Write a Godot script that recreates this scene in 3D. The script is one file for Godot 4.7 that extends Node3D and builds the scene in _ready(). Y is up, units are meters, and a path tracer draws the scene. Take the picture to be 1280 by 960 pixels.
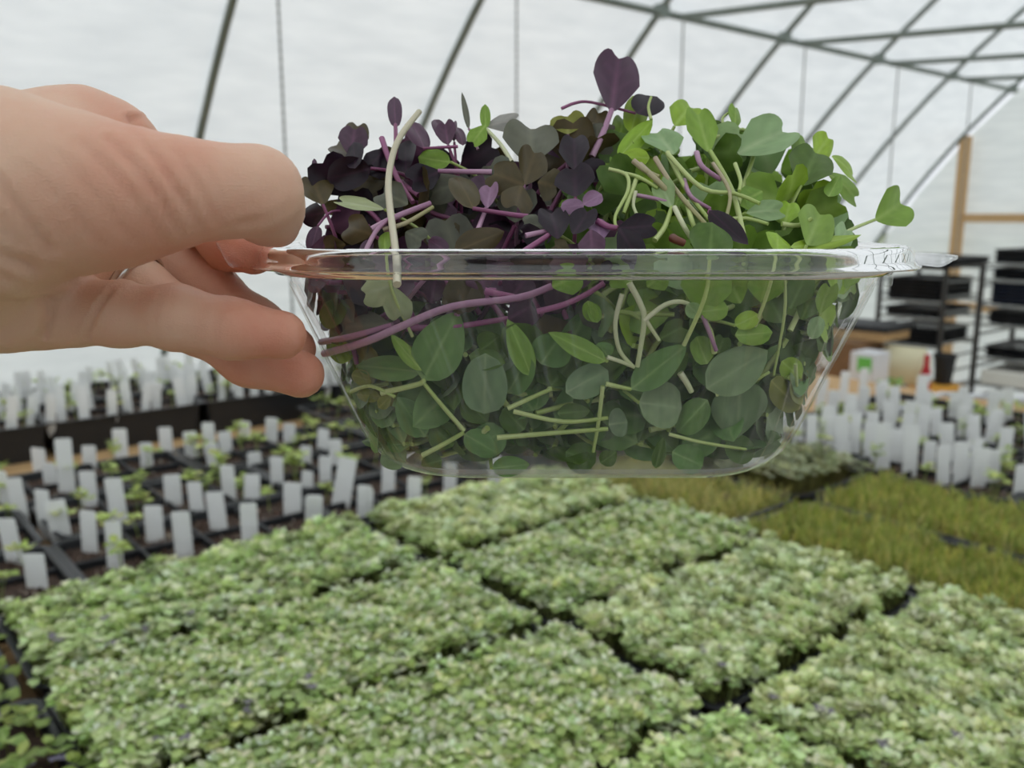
extends Node3D

# Axes: x runs along the greenhouse (away to the right), -z across it towards the far side wall, y up, metres.
const EYE := Vector3(0.0, 1.5, 0.0)
const FPX := 1100.0
var st_sin := 0.0
var st_cos := 1.0
var FR := Transform3D()          # level frame at eye height: x to the right, y up, -z ahead
var taken := {}
var M := {}
var rng := RandomNumberGenerator.new()

class MB:
	var v := PackedVector3Array()
	var n := PackedVector3Array()
	var c := PackedColorArray()
	var uv := PackedVector2Array()
	var i := PackedInt32Array()
	var col := Color(1, 1, 1)
	func add(p: Vector3, nn: Vector3, t := Vector2.ZERO) -> int:
		v.append(p); n.append(nn); c.append(col); uv.append(t)
		return v.size() - 1
	func tri(a: int, b: int, d: int) -> void:
		i.append(a); i.append(b); i.append(d)
	# flat quad, corners clockwise as seen from its front
	func quad(a: Vector3, b: Vector3, d: Vector3, e: Vector3) -> void:
		var nn := (e - a).cross(b - a).normalized()
		var k := add(a, nn, Vector2(0, 0)); add(b, nn, Vector2(1, 0)); add(d, nn, Vector2(1, 1)); add(e, nn, Vector2(0, 1))
		tri(k, k + 1, k + 2); tri(k, k + 2, k + 3)
	func triangle(a: Vector3, b: Vector3, d: Vector3) -> void:
		var nn := (d - a).cross(b - a).normalized()
		var k := add(a, nn); add(b, nn); add(d, nn)
		tri(k, k + 1, k + 2)
	func hexa(p: Array) -> void:   # p[0..3] bottom, p[4..7] top, both counter-clockwise seen from above
		quad(p[4], p[7], p[6], p[5]); quad(p[0], p[1], p[2], p[3])
		for k in 4:
			var j := (k + 1) % 4
			quad(p[k], p[4 + k], p[4 + j], p[j])
	func box(ctr: Vector3, size: Vector3, b := Basis()) -> void:
		var h := size / 2.0
		var p := []
		for y in [-1, 1]:
			for q in [[-1, 1], [1, 1], [1, -1], [-1, -1]]:
				p.append(ctr + b * Vector3(q[0] * h.x, y * h.y, q[1] * h.z))
		hexa(p)
	# box with chamfered upright and top edges
	func cbox(ctr: Vector3, size: Vector3, ch: float, b := Basis()) -> void:
		var h := size / 2.0
		var ring := [[-h.x + ch, h.z], [h.x - ch, h.z], [h.x, h.z - ch], [h.x, -h.z + ch], [h.x - ch, -h.z], [-h.x + ch, -h.z], [-h.x, -h.z + ch], [-h.x, h.z - ch]]
		var lv := [[-h.y, 1.0], [h.y - ch, 1.0], [h.y, 0.0]]
		var rows := []
		for l in lv:
			var row := []
			for q in ring:
				var x: float = q[0]
				var z: float = q[1]
				if l[1] == 0.0:
					x = clampf(x, -h.x + ch, h.x - ch); z = clampf(z, -h.z + ch, h.z - ch)
				row.append(ctr + b * Vector3(x, l[0], z))
			rows.append(row)
		for r in 2:
			for k in 8:
				var j := (k + 1) % 8
				quad(rows[r][k], rows[r + 1][k], rows[r + 1][j], rows[r][j])
		for k in range(1, 7):
			triangle(rows[2][0], rows[2][k + 1], rows[2][k])
			triangle(rows[0][0], rows[0][k], rows[0][k + 1])
	func tube(pts: Array, rad: Array, sides := 6, caps := true) -> void:
		var m := pts.size()
		var base := v.size()
		var up := Vector3(0.13, 0.97, 0.21).normalized()
		var x := Vector3.ZERO
		for k in m:
			var t: Vector3 = ((pts[mini(k + 1, m - 1)] as Vector3) - (pts[maxi(k - 1, 0)] as Vector3)).normalized()
			if x == Vector3.ZERO:
				x = t.cross(up)
				if x.length() < 0.1:
					x = t.cross(Vector3(1, 0, 0))
			x = (x - t * x.dot(t)).normalized()
			var y := t.cross(x)
			var r: float = rad[k] if k < rad.size() else rad[-1]
			for s in sides:
				var a := TAU * s / sides
				var d := x * cos(a) + y * sin(a)
				add((pts[k] as Vector3) + d * r, d, Vector2(float(s) / sides, float(k) / m))
		for k in m - 1:
			for s in sides:
				var a := base + k * sides + s
				var b := base + k * sides + (s + 1) % sides
				tri(a, b + sides, b); tri(a, a + sides, b + sides)
		if caps:
			for e in 2:
				var k := 0 if e == 0 else m - 1
				var t: Vector3 = (pts[0] - pts[1] if e == 0 else pts[m - 1] - pts[m - 2]).normalized()
				var ctr := add(pts[k], t)
				var first := v.size()
				for s in sides:
					add(v[base + k * sides + s], t)
				for s in sides:
					if e == 0:
						tri(ctr, first + s, first + (s + 1) % sides)
					else:
						tri(ctr, first + (s + 1) % sides, first + s)
	func append(o: MB, t: Transform3D) -> void:
		var k := v.size()
		for q in o.v.size():
			v.append(t * o.v[q]); n.append((t.basis * o.n[q]).normalized()); c.append(o.c[q]); uv.append(o.uv[q])
		for q in o.i:
			i.append(q + k)
	func fix() -> void:   # turn triangles whose winding disagrees with their normals
		for k in range(0, i.size(), 3):
			var g := (v[i[k + 2]] - v[i[k]]).cross(v[i[k + 1]] - v[i[k]])
			if g.dot(n[i[k]] + n[i[k + 1]] + n[i[k + 2]]) < 0.0:
				var t := i[k + 1]
				i[k + 1] = i[k + 2]
				i[k + 2] = t
	func mesh(mat: Material = null) -> ArrayMesh:
		fix()
		var a := []
		a.resize(Mesh.ARRAY_MAX)
		a[Mesh.ARRAY_VERTEX] = v; a[Mesh.ARRAY_NORMAL] = n; a[Mesh.ARRAY_COLOR] = c; a[Mesh.ARRAY_TEX_UV] = uv; a[Mesh.ARRAY_INDEX] = i
		var m := ArrayMesh.new()
		m.add_surface_from_arrays(Mesh.PRIMITIVE_TRIANGLES, a)
		if mat:
			m.surface_set_material(0, mat)
		return m

# ---------- helpers ----------
func numbered(called: String) -> String:
	if not taken.has(called):
		taken[called] = 0
		return called
	taken[called] += 1
	return "%s_%03d" % [called, taken[called]]

func tag(o: Node, label := "", category := "", group := "", kind := "") -> Node:
	if label: o.set_meta("label", label)
	if category: o.set_meta("category", category)
	if group: o.set_meta("group", group)
	if kind: o.set_meta("kind", kind)
	return o

func base(called: String, at := Vector3.ZERO, b := Basis()) -> Node3D:
	var o := Node3D.new()
	o.name = numbered(called)
	o.transform = Transform3D(b, at)
	add_child(o)
	return o

func put(called: String, m: Mesh, parent: Node, at := Vector3.ZERO, b := Basis(), mat: Material = null) -> MeshInstance3D:
	var o := MeshInstance3D.new()
	o.mesh = m
	if mat:
		o.material_override = mat
	o.transform = Transform3D(b, at)
	if parent == self:
		o.name = numbered(called)
		add_child(o)
	else:
		o.name = called
		parent.add_child(o, true)
	return o

# level-frame point that the photograph shows at (px, py), f metres ahead
func Lp(px: float, py: float, f: float) -> Vector3:
	var x := (px - 640.0) / FPX
	var w := (py - 480.0) / FPX
	var t := f / (st_cos - st_sin * w)
	return Vector3(x * t, -(st_sin + st_cos * w) * t, -f)

func ray(px: float, py: float) -> Vector3:
	return FR.basis * Lp(px, py, 1.0)

func on_y(px: float, py: float, y: float) -> Vector3:
	var d := ray(px, py)
	return EYE + d * ((y - EYE.y) / d.y)

func on_x(px: float, py: float, x: float) -> Vector3:
	var d := ray(px, py)
	return EYE + d * (x / d.x)

func mat(color: Color, rough := 0.8, metal := 0.0, vc := false) -> StandardMaterial3D:
	var m := StandardMaterial3D.new()
	m.albedo_color = color
	m.roughness = rough
	m.metallic = metal
	m.vertex_color_use_as_albedo = vc
	m.cull_mode = BaseMaterial3D.CULL_DISABLED
	return m

func noise_tex(seed_: int, freq: float, lo: Color, hi: Color, size := 512, kind := FastNoiseLite.TYPE_SIMPLEX_SMOOTH, octaves := 4) -> NoiseTexture2D:
	var fn := FastNoiseLite.new()
	fn.seed = seed_
	fn.noise_type = kind
	fn.frequency = freq
	fn.fractal_octaves = octaves
	var t := NoiseTexture2D.new()
	t.width = size; t.height = size
	t.seamless = true
	t.noise = fn
	var g := Gradient.new()
	g.set_color(0, lo); g.set_color(1, hi)
	t.color_ramp = g
	return t

func S(r: int, g: int, b: int) -> Color:
	return Color8(r, g, b)

func lin(r: int, g: int, b: int) -> Color:
	return Color8(r, g, b).srgb_to_linear()

func materials() -> void:
	var f := mat(Color(0.985, 0.99, 0.99, 0.86), 0.22)
	f.transparency = BaseMaterial3D.TRANSPARENCY_ALPHA
	f.backlight_enabled = true
	f.backlight = Color(0.985, 0.99, 0.99)
	M.film = f
	M.steel = mat(S(150, 158, 152), 0.45, 0.55)
	M.steel.albedo_texture = noise_tex(3, 0.02, Color(0.75, 0.77, 0.75), Color(1, 1, 1), 256)
	M.steel.uv1_triplanar = true
	M.cord = mat(S(150, 152, 150), 0.9)
	M.black = mat(S(34, 36, 40), 0.38)
	M.black_dull = mat(S(30, 31, 34), 0.6)
	M.soil = mat(Color(1, 1, 1), 0.95)
	M.soil.albedo_texture = noise_tex(11, 0.06, S(38, 27, 21), S(104, 80, 64), 512, FastNoiseLite.TYPE_CELLULAR, 3)
	M.soil.uv1_triplanar = true; M.soil.uv1_world_triplanar = true; M.soil.uv1_scale = Vector3(3, 3, 3)
	M.soil.heightmap_enabled = true; M.soil.heightmap_texture = M.soil.albedo_texture; M.soil.heightmap_scale = 0.6
	M.wood = mat(Color(1, 1, 1), 0.75)
	M.wood.albedo_texture = noise_tex(21, 0.03, S(176, 138, 92), S(214, 180, 132), 512)
	M.wood.uv1_triplanar = true; M.wood.uv1_world_triplanar = true; M.wood.uv1_scale = Vector3(0.6, 4, 4)
	M.post = mat(Color(1, 1, 1), 0.7)
	M.post.albedo_texture = noise_tex(22, 0.04, S(190, 150, 100), S(222, 186, 138), 512)
	M.post.uv1_triplanar = true; M.post.uv1_scale = Vector3(6, 0.8, 6)
	M.gravel = mat(Color(1, 1, 1), 0.95)
	M.gravel.albedo_texture = noise_tex(31, 0.08, S(138, 134, 124), S(206, 202, 192), 512, FastNoiseLite.TYPE_CELLULAR, 3)
	M.gravel.uv1_triplanar = true; M.gravel.uv1_world_triplanar = true
	M.turf = mat(Color(1, 1, 1), 0.95)
	M.turf.albedo_texture = noise_tex(32, 0.05, S(96, 108, 70), S(150, 156, 120), 512)
	M.turf.uv1_triplanar = true; M.turf.uv1_world_triplanar = true
	M.label_white = mat(S(250, 251, 250), 0.45)
	M.label_white.backlight_enabled = true
	M.label_white.backlight = Color(0.95, 0.95, 0.95)
	var lf := mat(Color(1, 1, 1), 0.42, 0.0, true)
	lf.backlight_enabled = true
	lf.backlight = Color(0.62, 0.62, 0.62)
	lf.metallic_specular = 0.42
	M.leaf = lf
	var ld := mat(Color(1, 1, 1), 0.36, 0.0, true)
	ld.backlight_enabled = true
	ld.backlight = Color(0.5, 0.5, 0.5)
	ld.metallic_specular = 0.40
	M.leaf_dark = ld
	M.stem = mat(Color(1, 1, 1), 0.35, 0.0, true)
	M.stem.backlight_enabled = true
	M.stem.backlight = Color(0.4, 0.4, 0.4)
	var cl := mat(Color(0.97, 0.98, 1.0, 0.035), 0.04)
	cl.transparency = BaseMaterial3D.TRANSPARENCY_ALPHA
	M.clear = cl
	M.tab_clear = cl.duplicate()
	M.tab_clear.albedo_color = Color(0.97, 0.98, 1.0, 0.10)
	M.base_clear = cl.duplicate()
	M.base_clear.albedo_color = Color(0.86, 0.88, 0.88, 0.34)
	var gl := mat(Color(1, 1, 1, 0.0), 0.02)
	gl.refraction_enabled = true
	gl.refraction_scale = 0.05
	M.solid_clear = gl

func _ready() -> void:
	# ----- camera, sky, exposure -----
	var pitch := atan(209.0 / FPX)
	st_sin = sin(pitch); st_cos = cos(pitch)
	var ahead := Vector3(0.639, 0, -0.769).normalized()
	var right := ahead.cross(Vector3.UP)
	FR = Transform3D(Basis(right, Vector3.UP, -ahead), EYE)
	var cam := Camera3D.new()
	cam.name = "camera"
	add_child(cam)
	var lens := CameraAttributesPhysical.new()
	lens.frustum_focal_length = 12.0 / (480.0 / FPX)
	lens.frustum_focus_distance = 0.255
	lens.exposure_aperture = lens.frustum_focal_length / 2.0
	cam.attributes = lens
	cam.near = 0.02
	cam.fov = rad_to_deg(2.0 * atan(480.0 / FPX))
	cam.transform = Transform3D(FR.basis * Basis(Vector3.RIGHT, -pitch), EYE)
	cam.current = true
	var env := Environment.new()
	env.background_mode = Environment.BG_SKY
	var skm := ProceduralSkyMaterial.new()
	skm.sky_top_color = Color(0.965, 0.978, 0.995)
	skm.sky_horizon_color = Color(0.755, 0.772, 0.792)
	skm.sky_curve = 0.5
	skm.ground_bottom_color = Color(0.45, 0.47, 0.42)
	skm.ground_horizon_color = Color(0.72, 0.74, 0.75)
	skm.sky_energy_multiplier = 1.0
	var sky := Sky.new()
	sky.sky_material = skm
	env.sky = sky
	env.tonemap_mode = Environment.TONE_MAPPER_LINEAR
	env.tonemap_exposure = 1.72
	env.sdfgi_enabled = true
	env.ssao_enabled = true
	env.ssil_enabled = true
	var we := WorldEnvironment.new()
	we.name = "world_environment"
	we.environment = env
	add_child(we)
	# ----- scene -----
	rng.seed = 7
	materials()
	greenhouse()
	benches()
	far_equipment()
	crop_trays()
	tag_trays()
	container()
	hand()
	photographer()
	sprouts()

# ---------- greenhouse ----------
# cross-section: two arcs of radius 6.1 that meet in a ridge at z = 0
func arch(s: float) -> Vector2:   # s from -1 (near side wall foot) to 1 (far side wall foot); returns (across towards the far side, height)
	var a0 := asin(2.0 / 6.1)
	var a1 := acos(1.04 / 6.1)
	var a := lerpf(a1, a0, absf(s))
	var p := Vector2(-1.04 + 6.1 * cos(a), -2.0 + 6.1 * sin(a))
	return Vector2(p.x * signf(s) if s != 0.0 else 0.0, p.y)

const HOOP0 := 1.41
const HOOPD := 1.05
const END_X := 7.76
const BACK_X := -4.9

func film_sheet(s0: float, s1: float) -> ArrayMesh:
	var mb := MB.new()
	var ns := 26
	var x := BACK_X
	var xs := []
	var per := 6
	var hoops := int(round((END_X - BACK_X) / HOOPD))
	for k in hoops * per + 1:
		xs.append(BACK_X + (END_X - BACK_X) * k / (hoops * per))
	for j in xs.size():
		for k in ns + 1:
			var s := lerpf(s0, s1, float(k) / ns)
			var p := arch(s)
			var bulge := 0.030 * (1.0 - pow(absf(fposmod((xs[j] - HOOP0) / HOOPD, 1.0) * 2.0 - 1.0), 2.0))
			var nrm := Vector2(p.x + 1.04 * signf(s), p.y + 2.0).normalized()
			var q := p + nrm * (0.022 - bulge * 0.55 + 0.012 * sin(p.y * 9.0 + xs[j] * 2.0) * sin(xs[j] * 5.0))
			mb.add(Vector3(xs[j], maxf(q.y, 0.0), -q.x), Vector3(0, nrm.y, -nrm.x), Vector2(xs[j], s * 4.0))
	for j in xs.size() - 1:
		for k in ns:
			var a := j * (ns + 1) + k
			mb.tri(a, a + 1, a + ns + 2); mb.tri(a, a + ns + 2, a + ns + 1)
	return mb.mesh(M.film)

func end_sheet(x: float) -> ArrayMesh:
	var mb := MB.new()
	var nrm := Vector3(signf(x), 0, 0)
	var ns := 20
	for k in ns + 1:
		var p := arch(lerpf(-1.0, 1.0, float(k) / ns) if k != ns / 2 else 0.0001)
		mb.add(Vector3(x, maxf(p.y, 0.0), -p.x), nrm, Vector2(-p.x, p.y))
		mb.add(Vector3(x, 0, -p.x), nrm, Vector2(-p.x, 0))
	for k in ns:
		mb.tri(k * 2, k * 2 + 1, k * 2 + 3); mb.tri(k * 2, k * 2 + 3, k * 2 + 2)
	return mb.mesh(M.film)

func greenhouse() -> void:
	var streak := noise_tex(5, 0.012, Color(0.93, 0.935, 0.94), Color(1, 1, 1), 512, FastNoiseLite.TYPE_SIMPLEX_SMOOTH, 5)
	M.film.albedo_texture = null
	M.film.detail_enabled = true
	M.film.detail_blend_mode = BaseMaterial3D.BLEND_MODE_MUL
	M.film.detail_albedo = streak
	M.film.uv1_scale = Vector3(0.35, 2.2, 1)
	tag(put("wall_far_side", film_sheet(0.0001, 1.0), self), "translucent white plastic film over the side with the hand", "wall", "", "structure")
	tag(put("wall_near_side", film_sheet(-1.0, -0.0001), self), "translucent white plastic film over the opposite side", "wall", "", "structure")
	tag(put("wall_end", end_sheet(END_X + 0.06), self), "white plastic film end wall behind the tray racks", "wall", "", "structure")
	tag(put("wall_back", end_sheet(BACK_X - 0.02), self), "white plastic film end wall behind the viewer", "wall", "", "structure")
	var g := MB.new()
	g.box(Vector3((END_X + BACK_X) / 2, -0.05, 0), Vector3(END_X - BACK_X + 0.4, 0.1, 9.7))
	tag(put("floor", g.mesh(M.gravel), self), "grey gravel floor of the greenhouse", "floor", "", "structure")
	var o := MB.new()
	o.box(Vector3(0, -0.16, 0), Vector3(160, 0.1, 160))
	tag(put("ground_outside", o.mesh(M.turf), self), "pale turf around the greenhouse", "ground", "", "structure")
	# steel hoops, purlins and ties
	var hoop := MB.new()
	var pts := []
	for k in 61:
		var s := lerpf(-1.0, 1.0, k / 60.0)
		var p := arch(s)
		if k == 30:
			p = Vector2(0, -2.0 + 6.1 * sin(acos(1.04 / 6.1)) - 0.02)
		pts.append(Vector3(0, maxf(p.y, 0.0), -p.x))
	hoop.tube(pts, [0.0165], 10)
	var hm := hoop.mesh(M.steel)
	var order := ["first", "second", "third", "fourth", "fifth", "sixth", "seventh"]
	var seen := 0
	var hx := HOOP0 - 6 * HOOPD
	while hx < END_X + 0.1:
		var o1 := put("greenhouse_hoop", hm, self, Vector3(hx, 0, 0))
		var lab := "bent steel greenhouse hoop behind the viewer"
		if hx > 1.0:
			lab = "bent steel greenhouse hoop, %s one counted from the hand" % order[seen]
			seen += 1
		tag(o1, lab, "hoop", "steel hoops")
		hx += HOOPD
	for side in [1, -1]:
		var pu := MB.new()
		pu.tube([Vector3(BACK_X, 2.485, -3.06 * side), Vector3(END_X, 2.485, -3.06 * side)], [0.0175], 10)
		# clamps at every hoop
		var po := base("purlin", Vector3(0, 0, 0))
		put("pipe", pu.mesh(M.steel), po)
		hx = HOOP0
		while hx < END_X + 0.1:
			var cl := MB.new()
			cl.cbox(Vector3(hx, 2.497, -3.07 * side), Vector3(0.07, 0.062, 0.062), 0.008)
			put("clamp", cl.mesh(M.steel), po)
			hx += HOOPD
		tag(po, "long steel purlin pipe running along the film " + ("above the hand's side" if side == 1 else "on the opposite side"), "pipe")
	hx = HOOP0
	seen = 0
	while hx < END_X - 0.2:
		var ti := MB.new()
		var pp := []
		for k in 25:
			var q := lerpf(-3.02, 3.02, k / 24.0)
			pp.append(Vector3(hx + 0.08, 2.47 - 0.21 * (1.0 - absf(q) / 3.02), q))
		ti.tube(pp, [0.0165], 8)
		tag(put("cross_tie", ti.mesh(M.steel), self), "steel cross tie pipe at the %s hoop from the hand" % order[seen], "pipe", "cross ties")
		# cord hanging from the clamp
		var co := MB.new()
		var cp := []
		var cr := []
		for k in 120:
			cp.append(Vector3(hx, 2.44 - 1.75 * k / 119.0, -2.93))
			cr.append(0.0062 if k % 2 == 0 else 0.0036)
		co.tube(cp, cr, 5)
		tag(put("hanging_chain", co.mesh(M.cord), self), "thin grey chain hanging down from the purlin at the %s hoop" % order[seen], "chain", "hanging chains")
		hx += HOOPD
		seen += 1
	# end wall frame
	var fr := base("end_wall_frame", Vector3(END_X, 0, 0))
	for q in [[-3.41, 2.16], [-1.6, 3.4], [1.6, 3.4], [3.41, 2.16]]:
		var b := MB.new()
		b.cbox(Vector3(-0.02, q[1] / 2, q[0]), Vector3(0.06, q[1], 0.085), 0.004)
		put("post", b.mesh(M.post), fr)
	for q in [1.49, 0.75]:
		var b := MB.new()
		b.cbox(Vector3(-0.02, q, 0), Vector3(0.045, 0.07, 6.73), 0.004)
		put("rail", b.mesh(M.post), fr)
	tag(fr, "pale timber frame of posts and rails on the end wall", "frame")

func benches() -> void:
	for q in [["plywood potting bench under the leafy green trays", -0.45, 3.3, 0.2, 1.44], ["plywood potting bench under the seedling trays by the wall", -1.3, 3.3, 1.45, 3.7]]:
		var b := base("potting_bench", Vector3(q[1], 0, -q[3]))
		var w: float = q[2] - q[1]
		var d: float = q[4] - q[3]
		var top := MB.new()
		top.cbox(Vector3(w / 2, 0.846, -d / 2), Vector3(w, 0.018, d), 0.003)
		put("bench_top", top.mesh(M.wood), b)
		for x in [0.1, w / 2, w - 0.1]:
			for z in [-0.1, -d + 0.1]:
				var l := MB.new()
				l.cbox(Vector3(x, 0.4185, z), Vector3(0.07, 0.837, 0.07), 0.004)
				put("leg", l.mesh(M.wood), b)
		for z in [-0.1, -d + 0.1]:
			var a := MB.new()
			a.cbox(Vector3(w / 2, 0.79, z - 0.05), Vector3(w - 0.1, 0.09, 0.03), 0.003)
			put("apron", a.mesh(M.wood), b)
		tag(b, q[0], "bench")

# ---------- leaves ----------
# shape 0: notched heart leaf (cotyledon), 1: pointed oval leaf, 2: round spoon leaf
func leaf(mb: MB, at: Vector3, dir: Vector3, up: Vector3, L: float, W: float, shape: int, cup: float, bend: float, col: Color, vein: Color, cols := 9, rows := 6, wob := 0.06, rs := 0) -> void:
	var d := dir.normalized()
	var x := d.cross(up)
	if x.length() < 0.05:
		x = d.cross(Vector3(0.3, 0.2, 0.9))
	x = x.normalized()
	var u := x.cross(d)
	var b := mb.v.size()
	var ph := float(rs % 97) * 0.7
	for j in rows + 1:
		for i in cols + 1:
			var s := float(i) / cols * 2.0 - 1.0
			var t := float(j) / rows
			var px := 0.0
			var py := 0.0
			var a := absf(s)
			if shape == 0:
				var ss := sin(s * PI / 2) * 0.75 + s * 0.25
				a = absf(ss)
				var lo := 0.5 * pow(a, 1.35)
				var hi: float
				if a > 0.45:
					hi = 0.5 + 0.5 * sqrt(maxf(0.0, 1.0 - pow((a - 0.45) / 0.55, 2.0)))
				else:
					hi = 1.0 - 0.065 * (1.0 + cos(PI * a / 0.45))
				px = ss * W * 0.5
				py = lerpf(lo, hi, t) * L
			else:
				var w: float
				if shape == 1:
					w = pow(sin(PI * pow(clampf(t, 0.0, 1.0), 0.82)), 0.72)
				else:
					w = pow(maxf(0.0, 1.0 - pow(absf(t - 0.55) / 0.55 if t < 0.55 else (t - 0.55) / 0.45, 2.2)), 0.55)
				px = s * W * 0.5 * w
				py = t * L
			var q := px / (W * 0.5)
			var r := py / L
			var z := cup * W * (q * q) + bend * L * r * r + wob * W * sin(q * 3.1 + r * 4.0 + ph) * (0.3 + r)
			var k := 1.0 + 0.10 * sin(q * 7.0 + ph * 3.0) * cos(r * 6.0 + ph) + 0.05 * sin(r * 17.0 + q * 11.0)
			var cc := Color(col.r * k, col.g * k, col.b * k)
			var vv := exp(-pow(q / 0.07, 2.0)) * (1.0 - 0.7 * r) * 0.75
			var side := fposmod(r * 4.2 - a * 1.3, 1.0)
			vv += 0.16 * exp(-pow((side - 0.5) / 0.12, 2.0)) * (1.0 - a * 0.6)
			mb.col = cc.lerp(vein, clampf(vv, 0.0, 1.0))
			mb.add(at + x * px + d * py + u * z, Vector3.ZERO, Vector2(q, r))
	mb.col = Color(1, 1, 1)
	for j in rows:
		for i in cols:
			var p := b + j * (cols + 1) + i
			for f in [[p, p + cols + 1, p + cols + 2], [p, p + cols + 2, p + 1]]:
				var nn := (mb.v[f[2]] - mb.v[f[0]]).cross(mb.v[f[1]] - mb.v[f[0]])
				if nn.length_squared() > 1e-20:
					mb.tri(f[0], f[1], f[2])
					for q in 3:
						mb.n[f[q]] += nn
	for k in range(b, mb.v.size()):
		mb.n[k] = mb.n[k].normalized() if mb.n[k].length_squared() > 1e-24 else u

func rdir(el_lo: float, el_hi: float) -> Vector3:
	var a := rng.randf() * TAU
	var e := deg_to_rad(rng.randf_range(el_lo, el_hi))
	return Vector3(cos(a) * cos(e), sin(e), sin(a) * cos(e))

func jit(c: Color, k: float) -> Color:
	var f := 1.0 + rng.randf_range(-k, k)
	return Color(c.r * f * (1.0 + rng.randf_range(-k, k) * 0.5), c.g * f, c.b * f * (1.0 + rng.randf_range(-k, k) * 0.5))

# ---------- trays ----------
func tray_mesh(w: float, d: float, h: float, taper := 0.012) -> ArrayMesh:
	# open tray standing on y = 0, centred; rolled rim
	var mb := MB.new()
	var prof := [[taper + 0.002, 0.0], [taper, 0.002], [0.004, h - 0.004], [-0.006, h - 0.004], [-0.0065, h - 0.001], [-0.005, h], [0.004, h], [0.006, h - 0.002], [taper + 0.002, 0.004]]
	var rc := 0.02
	var seg := 4
	var rings := []
	for q in prof:
		var ins: float = q[0]
		var ring := []
		for cidx in 4:
			for k in seg + 1:
				var a := PI / 2 * (cidx + float(k) / seg)
				var sx := 1.0 if cidx in [0, 3] else -1.0
				var sz := 1.0 if cidx in [0, 1] else -1.0
				var rr := maxf(rc - ins, 0.004)
				ring.append(Vector3(sx * (w / 2 - rc - maxf(0.0, ins - rc + 0.004)) + cos(a) * rr, q[1], sz * (d / 2 - rc - maxf(0.0, ins - rc + 0.004)) + sin(a) * rr))
		rings.append(ring)
	var m := (seg + 1) * 4
	for r in rings.size() - 1:
		for k in m:
			var j := (k + 1) % m
			mb.quad(rings[r][j], rings[r + 1][j], rings[r + 1][k], rings[r][k])
	for k in range(1, m - 1):
		mb.triangle(rings[0][0], rings[0][k], rings[0][k + 1])
		mb.triangle(rings[-1][0], rings[-1][k + 1], rings[-1][k])
	return mb.mesh(M.black)

func soil_mesh(w: float, d: float, amp: float) -> ArrayMesh:
	var mb := MB.new()
	var nx := maxi(4, int(w / 0.02))
	var nz := maxi(4, int(d / 0.02))
	for j in nz + 1:
		for i in nx + 1:
			var e := 0.0 if i in [0, nx] or j in [0, nz] else 1.0
			mb.add(Vector3((float(i) / nx - 0.5) * w, amp * e * rng.randf_range(-1, 1), (float(j) / nz - 0.5) * d), Vector3(rng.randf_range(-0.2, 0.2), 1, rng.randf_range(-0.2, 0.2)).normalized())
	for j in nz:
		for i in nx:
			var p := j * (nx + 1) + i
			mb.tri(p, p + 1, p + nx + 2); mb.tri(p, p + nx + 2, p + nx + 1)
	return mb.mesh(M.soil)

func green_plant(mb: MB, at: Vector3, h: float, size: float, pal: Array) -> void:
	var lean := Vector3(rng.randf_range(-0.25, 0.25), 1, rng.randf_range(-0.25, 0.25)).normalized()
	var top := at + lean * h
	mb.col = jit(pal[3], 0.15)
	mb.tube([at, at.lerp(top, 0.5) + Vector3(0.001, 0, 0), top], [0.0011, 0.0009], 3, false)
	mb.col = Color(1, 1, 1)
	var a := rng.randf() * TAU
	for k in 2:
		var d := Vector3(cos(a + PI * k), rng.randf_range(-0.15, 0.5), sin(a + PI * k))
		var s := size * rng.randf_range(0.8, 1.15)
		leaf(mb, top, d, Vector3.UP, s, s * 1.15, 0, rng.randf_range(-0.1, 0.15), rng.randf_range(-0.25, 0.1), jit(pal[rng.randi() % 3] if rng.randf() > 0.035 else lin(128, 116, 126), 0.2), pal[4], 5, 3, 0.08, rng.randi())
	for k in 2:
		var d := Vector3(cos(a + PI * k + 1.57), rng.randf_range(0.2, 1.0), sin(a + PI * k + 1.57))
		var s := size * rng.randf_range(0.55, 1.0)
		leaf(mb, top + lean * 0.002, d, Vector3.UP, s, s * 0.7, 2, 0.12, rng.randf_range(-0.3, 0.1), jit(pal[rng.randi() % 3], 0.16), pal[4], 4, 3, 0.08, rng.randi())

func green_patch(count: int, spread: float, h: float, size: float, pal: Array) -> ArrayMesh:
	var mb := MB.new()
	for k in count:
		var r := spread * sqrt(rng.randf())
		var a := rng.randf() * TAU
		green_plant(mb, Vector3(cos(a) * r, 0, sin(a) * r), h * rng.randf_range(0.8, 1.12), size, pal)
	return mb.mesh(M.leaf)

func blade_patch() -> ArrayMesh:
	var mb := MB.new()
	for k in 16:
		var p := Vector3(rng.randf_range(-0.017, 0.017), 0, rng.randf_range(-0.017, 0.017))
		var h := rng.randf_range(0.022, 0.05)
		var d := rdir(55, 88)
		mb.col = jit([lin(204, 208, 106), lin(166, 188, 88), lin(222, 214, 134)][rng.randi() % 3], 0.15)
		mb.tube([p, p + d * h * 0.55, p + d * h * 0.9 + Vector3(d.x, -0.1, d.z) * h * 0.25], [0.0011, 0.0010, 0.0004], 3, false)
	for k in 2:
		var p := Vector3(rng.randf_range(-0.015, 0.015), 0.002, rng.randf_range(-0.015, 0.015))
		mb.col = jit(lin(150, 110, 84), 0.3)
		mb.tube([p, p + rdir(0, 20) * 0.007], [0.002], 4, true)
	return mb.mesh(M.stem)

func spread_copies(m: Mesh, places: Array, tints: Array) -> MultiMesh:
	var mm := MultiMesh.new()
	mm.transform_format = MultiMesh.TRANSFORM_3D
	mm.use_colors = true
	mm.mesh = m
	mm.instance_count = places.size()
	for k in places.size():
		mm.set_instance_transform(k, places[k])
		mm.set_instance_color(k, tints[k])
	return mm

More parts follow.
